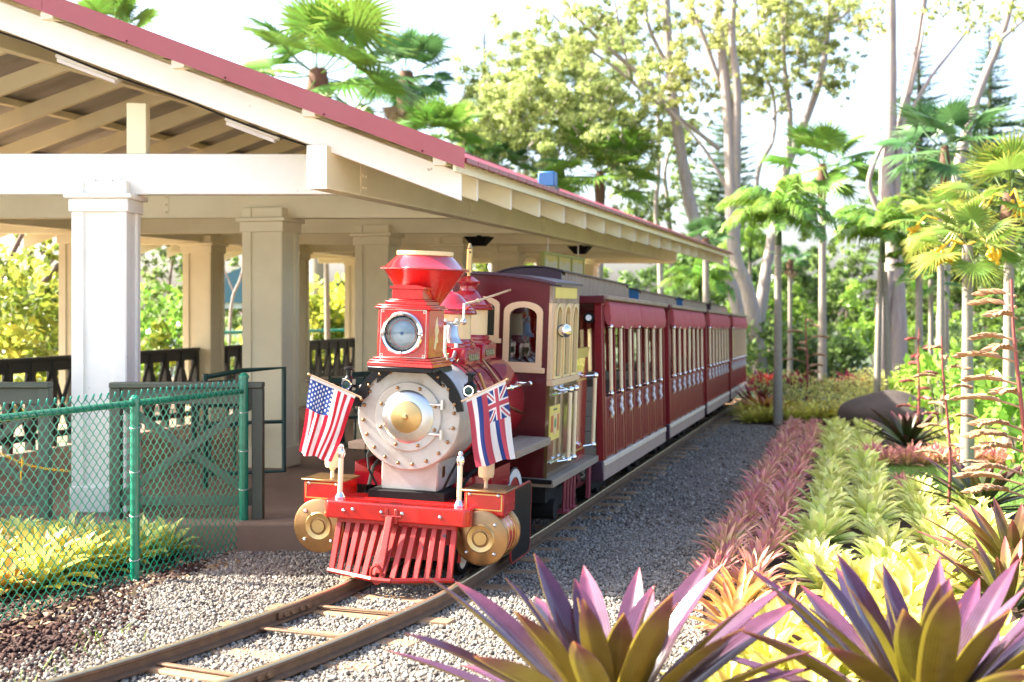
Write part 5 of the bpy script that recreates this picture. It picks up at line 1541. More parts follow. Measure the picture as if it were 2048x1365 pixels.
row('bromeliad', pinkA, [(tx(12.5 + .2 * k) + 3.42 - .14 * (.2 * k - .5), 12.5 + .2 * k) for k in range(4, 12)], 'small pink bromeliad edging the near side of the lawn', 'bromeliad', 'pink bromeliads before the lawn', .5, .7)
# left bed behind the fence
lb, lg_, lp = [], [], []
for y in np.arange(7.5, 10.15, .21):
    xr = -2.62 + (y - 9.05) * .35
    for k in range(11):
        x = xr - .2 - .21 * k + random.uniform(-.07, .07)
        if x < -.375 * y: continue
        (lg_ if y > 9.8 else lp if (k == 0 and random.random() < .3) or random.random() < .06 else lb).append((x, y + random.uniform(-.07, .07)))
row('bromeliad', yell, lb, 'yellow bromeliad in the sunny bed behind the chain link fence', 'bromeliad', 'yellow bromeliads behind the fence', .95, 1.3)
row('bromeliad', lime, lg_, 'green bromeliad in the shaded strip below the platform', 'bromeliad', 'green bromeliads below the platform', .9, 1.15)
row('bromeliad', orng, lp, 'pinkish orange bromeliad among the yellow ones by the fence', 'bromeliad', 'orange bromeliads by the fence', .85, 1.15)

# --- large single bromeliads, each leaf a part
def big_leaf(az, L, W, el, curl, two, seed, nseg=14, nc=7, **kw):
    v, t, s = blade(az, L, W, el, curl, nseg, nc, **kw)
    gf = grid_faces(nseg, nc)
    G = v.reshape(nseg + 1, nc, 3)
    dt_ = np.gradient(G, axis=0); ds = np.gradient(G, axis=1)
    nr = np.cross(dt_, ds); nr /= np.maximum(1e-9, np.linalg.norm(nr, axis=2))[:, :, None]
    if (nr[2, nc // 2, 2]) < 0: nr = -nr
    th = .0028
    up = G + nr * th / 2; lo = G - nr * th / 2
    V = np.concatenate([up.reshape(-1, 3), lo.reshape(-1, 3)]); n = len(v)
    F = np.concatenate([gf, gf[:, ::-1] + n])
    mi = np.concatenate([np.zeros(len(gf)), np.ones(len(gf))])
    rn = np.full(2 * n, np.random.default_rng(seed).random())
    return np_mesh('leaf', V, F, two, {'t': np.tile(t, 2), 's': np.tile(s, 2), 'rnd': rn}, smooth=True, mi=mi)
def big_bromeliad(name, loc, n, L, W, label, two, el_in=78, el_out=8, curl=.35, seed=1, tilt=(0, 0), specs=None, tip=1.5, wmax=.5, nseg=14, z0=.06, power=1.3):
    t = empty(name, loc, (*tilt, 0), label, 'bromeliad')
    rg = np.random.default_rng(seed)
    for k in range(n):
        q = k / (n - 1)
        az = k * 2.39996 + rg.normal() * .1
        el = R(el_in + (el_out - el_in) * q ** .75) + rg.normal() * .06
        l_ = L * (.62 + .38 * min(1, q * 2.2)) * (1 + rg.normal() * .05)
        link('leaf', big_leaf(az, l_, W * (.85 + .3 * rg.random()), el, curl * (.5 + .9 * rg.random()), two, seed * 100 + k, nseg, 7, fold=.16, r0=.03 + .05 * q, z0=z0 + .05 * (1 - q), tip=tip, wmax=wmax, twist=rg.normal() * .2, power=power), t)
    for k, (az, el, l_, w, cu) in enumerate(specs or []):
        link('leaf', big_leaf(R(az), l_, w, R(el), cu, two, seed * 100 + 50 + k, nseg, 7, fold=.16, r0=.05, z0=z0, tip=tip, wmax=wmax), t)
    return t
UL = [MATS['lm_upper'], MATS['lm_lower']]
g1 = at(1225, 1400, 5.15)
big_bromeliad('giant_bromeliad', (g1.x, g1.y, .06), 38, .80, .122, 'giant purple and olive bromeliad in the foreground, left one', UL, 82, 18, .20, seed=4, z0=.12)
g2 = at(1852, 1400, 5.2)
big_bromeliad('giant_bromeliad', (g2.x, g2.y, .06), 38, .80, .118, 'giant purple and olive bromeliad in the foreground, right one', UL, 82, 18, .20, seed=9, z0=.12)
DK = [MATS['lm_dark'], MATS['lm_dark']]; OL = [MATS['lm_olive'], MATS['lm_olive']]
big_bromeliad('dark_bromeliad', (5.2, 18.7, gz(18.7)), 34, .72, .085, 'large dark green bromeliad in front of the boulder', DK, 72, 10, .25, seed=12, nseg=8)
big_bromeliad('dark_bromeliad', (4.02, 12.2, gz(12.2)), 32, .62, .075, 'dark purple and green bromeliad at the near edge of the lawn', DK, 70, 10, .25, seed=15, nseg=8)
big_bromeliad('dark_bromeliad', (3.12, 8.8, 0), 34, .62, .075, 'olive and pink bromeliad at the right edge below the brown flower spike', OL, 78, 14, .22, seed=18, nseg=8)
big_bromeliad('dark_bromeliad', (2.75, 7.9, 0), 26, .50, .06, 'olive bromeliad with rosy tips just behind the right giant rosette', OL, 78, 18, .25, seed=21, nseg=8)
big_bromeliad('dark_bromeliad', (at(1530, 775, 25).x, 25, gz(25)), 26, .6, .08, 'orange and red bromeliad near the last coach', [MATS['lm_orange']] * 2, 75, 12, .3, seed=23, nseg=8)
big_bromeliad('dark_bromeliad', (at(1510, 745, 26.5).x, 26.5, gz(26.5)), 24, .6, .08, 'red leaved bromeliad close to the rear of the train', [MATS['lm_redti']] * 2, 80, 25, .3, seed=26, nseg=8)

# --- flower spikes
def spike(loc, H, lean, nb, Lb, label, stem_m, br_m, side=None, w=1.0):
    t = empty('flower_spike', loc, (0, 0, 0), label, 'flower spike')
    top = Vector((lean[0], lean[1], H))
    stem = [Vector((0, 0, 0)).lerp(top, s) + Vector((.03 * math.sin(s * 5), 0, 0)) for s in np.linspace(0, 1, 12)]
    MB().tube(stem, [.017 * w * (1 - .6 * s) for s in np.linspace(0, 1, 12)], 7).build('stem', stem_m, t)
    for k in range(nb):
        s = .28 + .7 * k / nb
        p = Vector((0, 0, 0)).lerp(top, s)
        az = k * 2.4 + random.uniform(-.3, .3) if side is None else side + random.uniform(-1.0, 1.0) + (math.pi if k % 4 == 3 else 0)
        l_ = Lb * (1.1 - .55 * s) * random.uniform(.8, 1.1)
        d = Vector((math.cos(az), math.sin(az), 0))
        m = MB()
        crv = [p + d * (l_ * q) + Vector((0, 0, .10 * math.sin(q * 2.0) * l_ * 2 - .03 * q)) for q in np.linspace(0, 1, 9)]
        m.tube(crv, [.006 * w * (1 - .6 * q) for q in np.linspace(0, 1, 9)], 5)
        nbr = 11
        for j in range(nbr):
            q = .30 + .70 * j / nbr
            i0 = min(7, int(q * 8)); f_ = q * 8 - i0
            c = crv[i0].lerp(crv[i0 + 1], f_); tg = (crv[i0 + 1] - crv[i0]).normalized()
            sd = tg.cross(Vector((0, 0, 1))).normalized()
            for sg in (-1, 1):
                a_ = (tg + sd * sg * .8 + Vector((0, 0, random.uniform(.0, .35)))).normalized()
                b0 = c; b1 = c + a_ * .03 * w; b2_ = c + a_ * .062 * w
                m.tube([b0, b1, b2_], [.005 * w, .0125 * w, .0015 * w], 5, cap=False)
        m.build('branchlet', br_m, t)
    return t
p = at(2052, 1020, 8.6); spike((p.x, p.y, .1), 1.82, (-.06, 0, 0), 19, .46, 'tall brown seed spike with feathery side branches at the right edge', MATS['spike_red'], MATS['spike_brown'], side=math.pi, w=1.25)
p = at(1895, 960, 12.2); spike((p.x, p.y, gz(12.2)), 1.55, (-.02, 0, 0), 13, .34, 'brown flower spike with a red stem rising beside the lawn', MATS['spike_red'], MATS['spike_brown'])
p = at(1828, 870, 18.9); spike((p.x, p.y, gz(18.9)), 1.62, (.10, 0, 0), 10, .3, 'slender reddish flower spike behind the dark bromeliad', MATS['spike_red'], MATS['spike_red'], w=1.3)
p = at(1610, 740, 27); spike((p.x, p.y, gz(27)), 1.9, (.05, 0, 0), 12, .5, 'distant rusty flower spike beside a palm trunk', MATS['spike_red'], MATS['spike_brown'], w=1.6)

# --- boulder
bo_ = bmesh.new(); bmesh.ops.create_icosphere(bo_, subdivisions=4, radius=1)
for v in bo_.verts:
    n_ = math.sin(v.co.x * 3.1 + 1) * .08 + math.sin(v.co.y * 4.3) * .07 + math.sin(v.co.z * 5.2 + v.co.x * 2) * .06
    v.co = Vector((v.co.x * .85, v.co.y * .6, max(-.2, v.co.z) * .52)) * (1 + n_)
me = bpy.data.meshes.new('boulder'); bo_.to_mesh(me); bo_.free(); me.materials.append(MATS['boulder']); me.polygons.foreach_set('use_smooth', [True] * len(me.polygons))
p = at(1775, 845, 22.4); tag(link('boulder', me, None, (p.x, p.y, gz(22.4) + .1)), 'brown boulder at the end of the garden bed, shade darkened into its colour', 'boulder')

# --- lawn grass
n = 22000
gy_ = 12.5 + RNG.random(n) * 3.95; gx = np.array([tx(q) for q in gy_]) + 3.55 - .14 * (gy_ - 13) + RNG.random(n) * 4.6
h = .035 + .03 * RNG.random(n); a = RNG.random(n) * 6.28; w = .003
b0 = np.stack([gx + np.cos(a) * w, gy_ + np.sin(a) * w, -.0165 * (gy_ - 9) + .012], 1); b1 = np.stack([gx - np.cos(a) * w, gy_ - np.sin(a) * w, -.0165 * (gy_ - 9) + .012], 1)
tp_ = np.stack([gx + RNG.normal(size=n) * .012, gy_ + RNG.normal(size=n) * .012, -.0165 * (gy_ - 9) + .012 + h], 1)
V = np.stack([b0, b1, tp_], 1).reshape(-1, 3); F = np.arange(3 * n).reshape(-1, 3)
o = link('lawn_grass', np_mesh('lawn_grass', V, F, MATS['lm_grass'], {'t': np.tile([0, 0, 1], n), 'rnd': np.repeat(RNG.random(n), 3)}))
tag(o, 'short green grass blades of the small lawn', 'grass', kind='stuff')

# --- fallen leaves and weeds under the fence
def scatter_leaves(n, y0, y1, x0f, x1f, size, m, name):
    y = y0 + (y1 - y0) * RNG.random(n); x = np.array([x0f(q) for q in y]) + (np.array([x1f(q) for q in y]) - np.array([x0f(q) for q in y])) * RNG.random(n)
    return leaf_quads(np.stack([x, y, np.where(y > 9, -.0165 * (y - 9), 0) + .012 + .02 * RNG.random(n)], 1), size, m, name, flat=.35)
def leaf_quads(C, size, m, name, flat=1.0, elong=2.4, clump=None, smin=.6):
    n = len(C)
    d = RNG.normal(size=(n, 3)); d[:, 2] *= flat; d /= np.linalg.norm(d, axis=1)[:, None]
    u = RNG.normal(size=(n, 3)); u[:, 2] *= flat
    u -= d * (u * d).sum(1)[:, None]; u /= np.linalg.norm(u, axis=1)[:, None]
    L_ = size * (smin + (1.6 - smin) * RNG.random(n))[:, None]; W_ = L_ / elong
    nn = np.cross(d, u)
    a = C - d * L_ * .5; b = C + u * W_ * .5 + nn * W_ * .12; c = C + d * L_ * .5; e = C - u * W_ * .5 + nn * W_ * .12
    V = np.stack([a, b, c, e], 1).reshape(-1, 3)
    F = np.arange(4 * n).reshape(-1, 4)
    r = RNG.random(n) if clump is None else np.clip(clump * .6 + .4 * RNG.random(n), 0, 1)
    t = RNG.random(n) if clump is None else np.clip(clump + RNG.normal(size=n) * .22, 0, 1)
    return np_mesh(name, V, F, m, {'t': np.repeat(t, 4), 'rnd': np.repeat(r, 4)})
fx = lambda y: -2.42 + (y - 9.05) * .35
o = link('leaf_litter', scatter_leaves(520, 6.4, 9.9, lambda y: fx(y) - .5, lambda y: fx(y) + .35, .055, MATS['lm_dry'], 'leaf_litter'))
tag(o, 'dry fallen leaves under the chain link fence', 'leaf litter', kind='stuff')
o = link('leaf_litter', scatter_leaves(700, 7.4, 22, lambda y: tx(y) + 1.5, lambda y: tx(y) + 4.2, .05, MATS['lm_dry'], 'leaf_litter'))
tag(o, 'dry leaf mulch between the bromeliad rows', 'leaf litter', kind='stuff')
wp = []
for k in range(60):
    y = random.uniform(6.2, 7.6); wp.append((g_left(y) + random.uniform(-.12, .2), y))
o_v, o_f, o_t, off = [], [], [], 0
for x, y in wp:
    v, t, s = blade(random.uniform(0, 6.28), random.uniform(.04, .11), .006, R(65), .8, 3, 2)
    o_v.append(v + np.array([x, y, .0])); o_t.append(t); o_f.append(grid_faces(3, 2) + off); off += len(v)
o = link('weeds', np_mesh('weeds', np.concatenate(o_v), np.concatenate(o_f), MATS['lm_grass'], {'t': np.concatenate(o_t), 'rnd': RNG.random(off)}))
tag(o, 'sparse grass weeds along the edge of the gravel', 'weeds', kind='stuff')

# ================================================================== shrubs and trees
def ball_points(n, c, r, shell=.45):
    d = RNG.normal(size=(n, 3)); d /= np.linalg.norm(d, axis=1)[:, None]
    q = (shell + (1 - shell) * RNG.random(n)) ** 1
    return np.asarray(c) + d * q[:, None] * np.asarray(r)
def crown_points(clumps, per, shell=.3):
    """clumps: list of (centre, radius); returns points and a light/dark value per clump"""
    P_, C_ = [], []
    for c, r in clumps:
        r3 = np.array([r, r, r * .75]) if np.isscalar(r) else np.array(r)
        k = max(8, int(per * float(np.prod(r3)) ** (2 / 3)))
        P_.append(ball_points(k, c, r3, shell)); C_.append(np.full(k, RNG.random()))
    return np.concatenate(P_), np.concatenate(C_)
def shrub(loc, r, h, m, label, name='shrub', per=500, size=.09, nclump=14, group=None, cat='shrub', elong=2.2):
    t = empty(name, loc, (0, 0, 0), label, cat, group)
    cl = []
    for k in range(nclump):
        a = random.uniform(0, 6.28); q = math.sqrt(random.random())
        z = random.uniform(.18, .85) * h
        cl.append((np.array([math.cos(a) * q * r * .7, math.sin(a) * q * r * .7, z]), random.uniform(.28, .45) * min(r, h)))
    C, cv = crown_points(cl, per)
    C = C[C[:, 2] > .01]; cv = cv[:len(C)]
    link('foliage', leaf_quads(C, size, m, 'foliage', clump=cv, elong=elong), t)
    st_ = MB()
    for k in range(6):
        c = cl[k][0]; st_.tube([(0, 0, -.05), Vector(c) * .5 + Vector((random.uniform(-.05, .05), 0, 0)), Vector(c)], [.02, .014, .006], 5)
    st_.build('stem', MATS['bark_dark'], t)
    return t

def limb(pts, r0, r1, mb, n=10):
    pts = [Vector(p) for p in pts]
    # smooth through the points
    out = []
    Q = [pts[0] * 2 - pts[1]] + pts + [pts[-1] * 2 - pts[-2]]
    for i in range(1, len(Q) - 2):
        for k in range(5):
            t = k / 5; p0, p1, p2, p3 = Q[i - 1:i + 3]
            out.append(.5 * ((2 * p1) + (p2 - p0) * t + (2 * p0 - 5 * p1 + 4 * p2 - p3) * t * t + (3 * p1 - p0 - 3 * p2 + p3) * t ** 3))
    out.append(pts[-1])
    m = len(out)
    mb.tube(out, [(r0 + (r1 - r0) * (i / (m - 1))) * (1 + .05 * math.sin(i * 1.7)) for i in range(m)], n)
def px_tree(name, base_px, y, limbs, clumps, m_leaf, bark, label, per=330, size=.17, cat='tree', twigs=True, depth=1.4, group=None, elong=2.6):
    """limbs: list of (pixel path, radius px start, end); clumps: (px, py, radius px)"""
    b = at(*base_px, y); b.z = gz(y)
    t = empty(name, b, (0, 0, 0), label, cat, group)
    k_ = y / F_PX
    tr = MB()
    for path, a, c in limbs:
        dz = random.uniform(-depth, depth) * .4
        pts = [at(px, py, y + dz * (i / max(1, len(path) - 1))) - b for i, (px, py) in enumerate(path)]
        if path[0][1] >= 600: pts[0].z = -.2
        limb(pts, a * k_ * .52, c * k_ * .52, tr)
    tr.build('trunk', bark, t)
    if clumps:
        cl = []
        for px, py, r in clumps:
            yy = y + random.uniform(-depth, depth)
            p = at(px, py, yy) - b
            rr_ = r * k_
            for j in range(10):
                o_ = np.array(p) + RNG.normal(size=3) * rr_ * .75
                cl.append((o_, rr_ * random.uniform(.22, .5)))
        C, cv = crown_points(cl, per, .15)
        link('crown', leaf_quads(C, size, m_leaf, 'crown', clump=cv, elong=elong), t)
        if twigs:
            tw = MB()
            for c, r in cl[::3]:
                c = Vector(c); tw.tube([c + Vector((random.uniform(-r, r), 0, -r)), c, c + Vector((random.uniform(-r, r), random.uniform(-r, r), r * .7))], [.022, .014, .005], 4)
            tw.build('twigs', bark, t)['kind'] = 'stuff'
    return t

EUC, BE = MATS['lm_euc'], MATS['bark_euc']
def blob(x0, x1, y0, y1, n, r0, r1, keep=None):
    out = []
    while len(out) < n:
        x, y = random.uniform(x0, x1), random.uniform(y0, y1)
        if keep is None or keep(x, y): out.append((x, y, random.uniform(r0, r1)))
    return out
px_tree('eucalyptus_tree', (1500, 640), 38, [
    ([(1502, 690), (1470, 590), (1412, 500), (1383, 420), (1368, 340), (1352, 240), (1340, 140), (1330, -20)], 30, 17),
    ([(1352, 240), (1290, 160), (1215, 95), (1150, 30), (1110, -30)], 11, 5),
    ([(1440, 300), (1370, 245), (1300, 195), (1235, 140), (1160, 85), (1105, 30)], 9, 4),
    ([(1340, 140), (1300, 60), (1285, -20)], 9, 6), ([(1262, 160), (1240, 60), (1225, -20)], 6, 3)],
    blob(915, 1340, -20, 320, 70, 26, 52, lambda x, y: y < 300 - (1330 - x) * .02 and y > 150 - (x - 930) * .75) + blob(1240, 1330, 150, 330, 5, 18, 28),
    EUC, BE, 'tall eucalyptus with a long limb reaching left above the shelter roof', per=2700, size=.092)
px_tree('eucalyptus_tree', (1520, 640), 36, [
    ([(1530, 700), (1500, 600), (1472, 520), (1463, 420), (1460, 300), (1452, 180), (1440, 80), (1432, -20)], 30, 17),
    ([(1470, 480), (1472, 330), (1474, 180), (1464, 80), (1468, -20)], 20, 13),
    ([(1452, 200), (1420, 110), (1390, 30), (1370, -20)], 10, 7), ([(1455, 380), (1410, 300), (1340, 220)], 8, 4)],
    blob(1330, 1470, -20, 190, 20, 20, 38) + blob(1380, 1440, 170, 230, 3, 16, 24), EUC, BE, 'pale double trunk eucalyptus rising behind the end of the shelter', per=2700, size=.092)
px_tree('eucalyptus_tree', (1530, 640), 39, [
    ([(1500, 690), (1530, 560), (1552, 440), (1560, 380), (1590, 290), (1620, 220), (1645, 140), (1655, 60), (1660, -20)], 24, 9),
    ([(1576, 330), (1580, 230), (1568, 120), (1566, -20)], 12, 7), ([(1648, 50), (1690, 30), (1720, -20)], 7, 4),
    ([(1510, 400), (1520, 330), (1546, 280), (1548, 200), (1520, 110), (1512, -20)], 9, 4), ([(1545, 240), (1575, 190)], 5, 3)],
    blob(1470, 1710, -20, 170, 42, 22, 44, lambda x, y: y < 190 - abs(x - 1580) * .5) + blob(1480, 1600, 130, 215, 9, 16, 28) + blob(1650, 1690, 110, 190, 4, 14, 22), EUC, BE, 'eucalyptus with curving upright limbs right of the double trunk', per=2700, size=.092)
px_tree('eucalyptus_tree', (1790, 720), 30, [
    ([(1795, 735), (1792, 640), (1790, 560)], 44, 36), ([(1762, 730), (1768, 640), (1780, 540)], 22, 18),
    ([(1790, 560), (1782, 440), (1772, 360), (1780, 260), (1782, 130), (1782, -20)], 34, 18),
    ([(1786, 470), (1795, 330), (1808, 220), (1832, 100), (1850, -20)], 20, 14),
    ([(1780, 460), (1748, 400), (1738, 360), (1760, 300), (1778, 285)], 13, 7), ([(1802, 260), (1855, 165), (1905, 100), (1960, 30)], 9, 3), ([(1820, 190), (1840, 100), (1850, 30)], 7, 4)],
    blob(1850, 1940, -20, 30, 5, 14, 24) + blob(1930, 1990, 10, 70, 4, 10, 18) + blob(1700, 1770, -10, 60, 5, 16, 26), EUC, BE, 'broad trunked eucalyptus standing among the palms', per=2200, size=.09)
px_tree('eucalyptus_tree', (1900, 720), 34, [
    ([(1880, 740), (1890, 520), (1915, 345), (1940, 240), (1965, 165), (2000, 80), (2030, -20)], 24, 13), ([(2000, 80), (2060, 30)], 8, 5)],
    blob(1990, 2060, -20, 60, 6, 14, 26), EUC, BE, 'leaning eucalyptus trunk at the upper right', per=2200, size=.09)
px_tree('eucalyptus_tree', (1330, 640), 46, [([(1325, 700), (1320, 520), (1312, 420), (1318, 330), (1316, 220)], 12, 7), ([(1345, 680), (1340, 460), (1330, 340), (1360, 260)], 10, 5)],
    blob(1230, 1380, 250, 480, 26, 18, 34), MATS['lm_tree'], BE, 'slim dark leaved tree between the blue roof box and the eucalyptus', per=1500, size=.12)
px_tree('eucalyptus_tree', (1090, 640), 52, [([(1080, 700), (1070, 450), (1040, 300), (1010, 220)], 13, 5), ([(1070, 450), (1110, 330), (1130, 260)], 8, 4)],
    blob(912, 1280, 110, 340, 52, 26, 48, lambda x, y: y > 200 - (x - 925) * .7), EUC, BE, 'rounded light green tree crown behind the shelter roof', per=2300, size=.12)

# --- backdrop of broadleaf trees
def backdrop(px, py, y, rpx, hpx, m, label, n=16, per=1000, size=.18):
    px_tree('broadleaf_tree', (px, 700), y, [([(px, 720), (px + random.uniform(-8, 8), 620), (px + random.uniform(-10, 10), py)], 9, 4), ([(px, 640), (px + rpx * .5, py + 20)], 5, 2), ([(px, 650), (px - rpx * .5, py + 10)], 5, 2)],
            [(px + random.uniform(-rpx, rpx), py + random.uniform(-hpx, hpx), random.uniform(22, 42)) for _ in range(n)], m, MATS['bark_dark'], label, per=per, size=size, twigs=False, depth=2.0)
TR = MATS['lm_tree']
for px, py, y, rp, hp, m, lab, nn in [
    (1600, 600, 52, 55, 75, TR, 'dense green tree behind the first feather palm', 22), (1690, 590, 55, 50, 75, TR, 'dense green tree left of the broad eucalyptus', 22),
    (1840, 590, 50, 60, 80, TR, 'dark tree behind the fan palm trunks', 24), (1960, 600, 48, 60, 90, TR, 'dark tree behind the right hand palms', 24),
    (2050, 560, 46, 50, 110, TR, 'dark tree at the right picture edge', 22), (1440, 560, 56, 60, 60, TR, 'dark tree behind the last coaches', 18),
    (1350, 560, 58, 60, 50, TR, 'dark tree under the end of the eave', 16), (1540, 640, 46, 50, 50, MATS['lm_gshrub'], 'bright green tree low behind the train', 16),
    (1820, 420, 54, 60, 60, TR, 'tall dark tree above the fan palms', 18), (1930, 400, 56, 60, 60, TR, 'tall dark tree behind the leaning trunk', 18),
    (1760, 660, 44, 60, 30, MATS['lm_gshrub'], 'bright shrubby tree below the broad eucalyptus', 14), (1900, 680, 40, 70, 30, MATS['lm_gshrub'], 'bright shrubby tree behind the fan palm trunks', 14)]:
    backdrop(px, py, y, rp, hp, m, lab, nn)

# --- Norfolk pines
def pine(px, base_y, top_py, y, label, wpx):
    b = at(px, base_y, y); top = at(px, top_py, y).z; b.z = gz(y); H = top - b.z
    t = empty('norfolk_pine', b, (0, 0, 0), label, 'pine tree')
    MB().tube([(0, 0, 0), (.1, 0, H * .5), (0, 0, H)], [H * .018, H * .012, .02], 8).build('trunk', MATS['bark_dark'], t)
    V, T_, Rn = [], [], []
    Lm = wpx / F_PX * y
    zz = H * .22
    while zz < H * .985:
        q = zz / H; L_ = Lm * min(1, (1 - q) * 1.9 + .05) * random.uniform(.85, 1.1); a0 = random.uniform(0, 6.28); nb = 7
        for k in range(nb):
            a = a0 + k * 6.283 / nb; l2 = L_ * random.uniform(.75, 1.12); z2 = zz + H * random.uniform(-.012, .012); up_ = random.uniform(.05, .3); d = np.array([math.cos(a), math.sin(a), 0]); sd = np.array([-math.sin(a), math.cos(a), 0])
            rn = random.random(); ns = 15
            for j in range(ns):
                s = (j + .5) / ns; c = d * l2 * s + np.array([0, 0, z2 + l2 * (up_ * s * s - .04 * s)]); w = l2 * .26 * (1 - .6 * s) * random.uniform(.7, 1.2)
                for sg in (-1, 1):
                    e = c + sd * sg * w * random.uniform(.5, 1) + d * w * .7 + np.array([0, 0, w * random.uniform(.1, .9)]); th = l2 / ns * .55
                    V += [c - d * th, c + d * th, e + d * th * .4, e - d * th * .4]; T_ += [s] * 4; Rn += [rn] * 4
        zz += H * .020 * (1.25 - .5 * q) 
    n = len(V) // 4
    link('foliage', np_mesh('foliage', np.array(V), np.arange(4 * n).reshape(-1, 4), MATS['lm_pine'], {'t': T_, 'rnd': Rn}), t)
pine(1452, 650, 150, 62, 'Norfolk pine behind the double eucalyptus trunk', 95)
pine(1836, 650, 40, 58, 'tall Norfolk pine behind the broad eucalyptus', 110)
pine(1978, 650, 30, 60, 'tall Norfolk pine behind the leaning trunk', 112)
pine(2070, 650, 130, 56, 'Norfolk pine cut by the right picture edge', 105)
pine(968, 620, 45, 66, 'Norfolk pine tip above the pale green tree', 80)

# --- fan palms
def fan_frond(name, m, R_=.95, pet=1.0, n=30, spread=2.2, cup=.18, seed=0, split=.5):
    rg = np.random.default_rng(seed)
    V, F, T_, Rn = [], [], [], []
    pv = []
    for i in range(5):
        x = pet * i / 4; z = -.06 * math.sin(i / 4 * math.pi) * pet
        for k in range(4): a = k * math.pi / 2; pv.append((x, .018 * math.cos(a) * R_, z + .014 * math.sin(a) * R_))
    V += pv; T_ += [0.1] * 20; Rn += [.5] * 20
    for i in range(4):
        for k in range(4):
            a, b = i * 4 + k, i * 4 + (k + 1) % 4
            F += [(a, b, b + 4), (a, b + 4, a + 4)]
    def pt(r, a, up):
        x = pet + r * math.cos(a); y = r * math.sin(a)
        z = cup * (y / R_) ** 2 * R_ * .9 - .22 * (r / R_) ** 2 * R_ * .6 + up
        return (x, y, z)
    c = len(V); V.append((pet, 0, 0)); T_.append(.2); Rn.append(.5)
    for i in range(n):
        a0, a1 = -spread + 2 * spread * i / n, -spread + 2 * spread * (i + 1) / n
        am = (a0 + a1) / 2; Rl = R_ * (.82 + .18 * math.cos(am * .6)) * (1 + rg.normal() * .03)
        o = len(V); rs = R_ * split * (.85 + .15 * math.cos(am * .6))
        V += [pt(rs, a0, -.012 * R_), pt(rs, am, .022 * R_), pt(rs, a1, -.012 * R_), pt(Rl, am + rg.normal() * .01, -.05 * R_ - .28 * R_ * rg.random() ** 2)]
        T_ += [.6, .6, .6, 1.0]; q = rg.random(); Rn += [q] * 4
        F += [(c, o, o + 1), (c, o + 1, o + 2), (o, o + 3, o + 1), (o + 1, o + 3, o + 2)]
    return np_mesh(name, np.array(V), np.array(F), m, {'t': T_, 'rnd': Rn})
FANS = {}
for key in ('lm_fan', 'lm_fan_dark', 'lm_fan_yellow'):
    FANS[key] = [fan_frond('frond', MATS[key], seed=s, spread=sp, cup=cu) for s, sp, cu in ((1, 2.2, .2), (2, 2.0, .45), (3, 2.4, .1))]
FANS['dry'] = [fan_frond('dead_frond', MATS['lm_dry'], seed=5, spread=1.2, cup=.8)]
def palm_trunk(t, H, r, m, bend=0.0):
    n = 16
    MB().tube([(bend * (i / n) ** 2, 0, H * i / n) for i in range(n + 1)], [r * (1.25 - .35 * min(1, i / n * 1.5)) * (1 + .03 * (i % 2)) for i in range(n + 1)], 12).build('trunk', m, t)
def fan_palm(px, py, y, rpx, label, key='lm_fan', trunk_px=14, n=18, skirt=0, fibre=True, el=(80, -25), bend=0.0, fruit=0, group='fan palms'):
    c = at(px, py, y); b = Vector((c.x, y, gz(y))); H = c.z - b.z
    t = empty('fan_palm', b, (0, 0, 0), label, 'palm tree', group)
    k = y / F_PX; s = rpx * k / 1.75
    palm_trunk(t, H, trunk_px * k / 2, MATS['bark_palm'], bend)
    if fibre:
        MB().tube([(bend, 0, H - .9 * s), (bend, 0, H - .4 * s), (bend, 0, H + .1 * s)], [trunk_px * k * .62, trunk_px * k * .8, trunk_px * k * .5], 12).build('fibre_collar', MATS['bark_fibre'], t)
    for i in range(n):
        q = i / max(1, n - 1); a = i * 2.39996 + random.uniform(-.15, .15); e = R(el[0] + (el[1] - el[0]) * q ** .9) + random.uniform(-.1, .1)
        sc = s * random.uniform(.88, 1.1) * (.8 + .2 * min(1, q * 3))
        link('frond', FANS[key][i % 3], t, (bend, 0, H), (random.uniform(-.5, .5), -e, a), sc)
    for i in range(skirt):
        a = i * 2.4; link('dead_frond', FANS['dry'][0], t, (bend, 0, H - .2 * s - .12 * s * (i % 4)), (random.uniform(-.6, .6), R(random.uniform(62, 84)), a), s * random.uniform(.6, .8))
    for i in range(fruit):
        a = random.uniform(0, 6.28); d = Vector((math.cos(a), math.sin(a), 0)); m = MB()
        m.tube([Vector((bend, 0, H)), Vector((bend, 0, H)) + d * .5 * s + Vector((0, 0, .15 * s)), Vector((bend, 0, H)) + d * .9 * s + Vector((0, 0, -.25 * s))], .014, 5)
        e = Vector((bend, 0, H)) + d * .9 * s + Vector((0, 0, -.35 * s))
        for j in range(26): m.ball(e + Vector(RNG.normal(size=3) * .09 * s), .028, 6, 4)
        m.build('fruit_cluster', MATS['rope_yellow'], t)
    return t
fan_palm(636, 150, 34, 205, 'large fan palm above the shelter roof, nearest the gable', trunk_px=34, n=17, el=(78, -30), skirt=3)
fan_palm(812, 150, 40, 120, 'fan palm with a skirt of dry fronds above the roof', 'lm_fan_dark', trunk_px=26, n=20, skirt=16, el=(80, -35))
fan_palm(872, 285, 36, 110, 'bright young fan palm just above the roof line', 'lm_fan', n=14, el=(82, 5))
fan_palm(985, 335, 38, 95, 'low fan palm left of the blue roof box', 'lm_fan_dark', n=14, el=(70, 0))
fan_palm(1200, 350, 38, 135, 'fan palm behind the eave right of the blue roof box', 'lm_fan', n=18, el=(80, -20), skirt=3)
fan_palm(700, 255, 30, 60, 'low fan palm at the roof line between two taller palms', 'lm_fan', n=12, el=(70, 5))
fan_palm(225, 75, 30, 115, 'fan palm whose frond tips show above the gable', 'lm_fan', n=9, el=(85, 35), fibre=False)
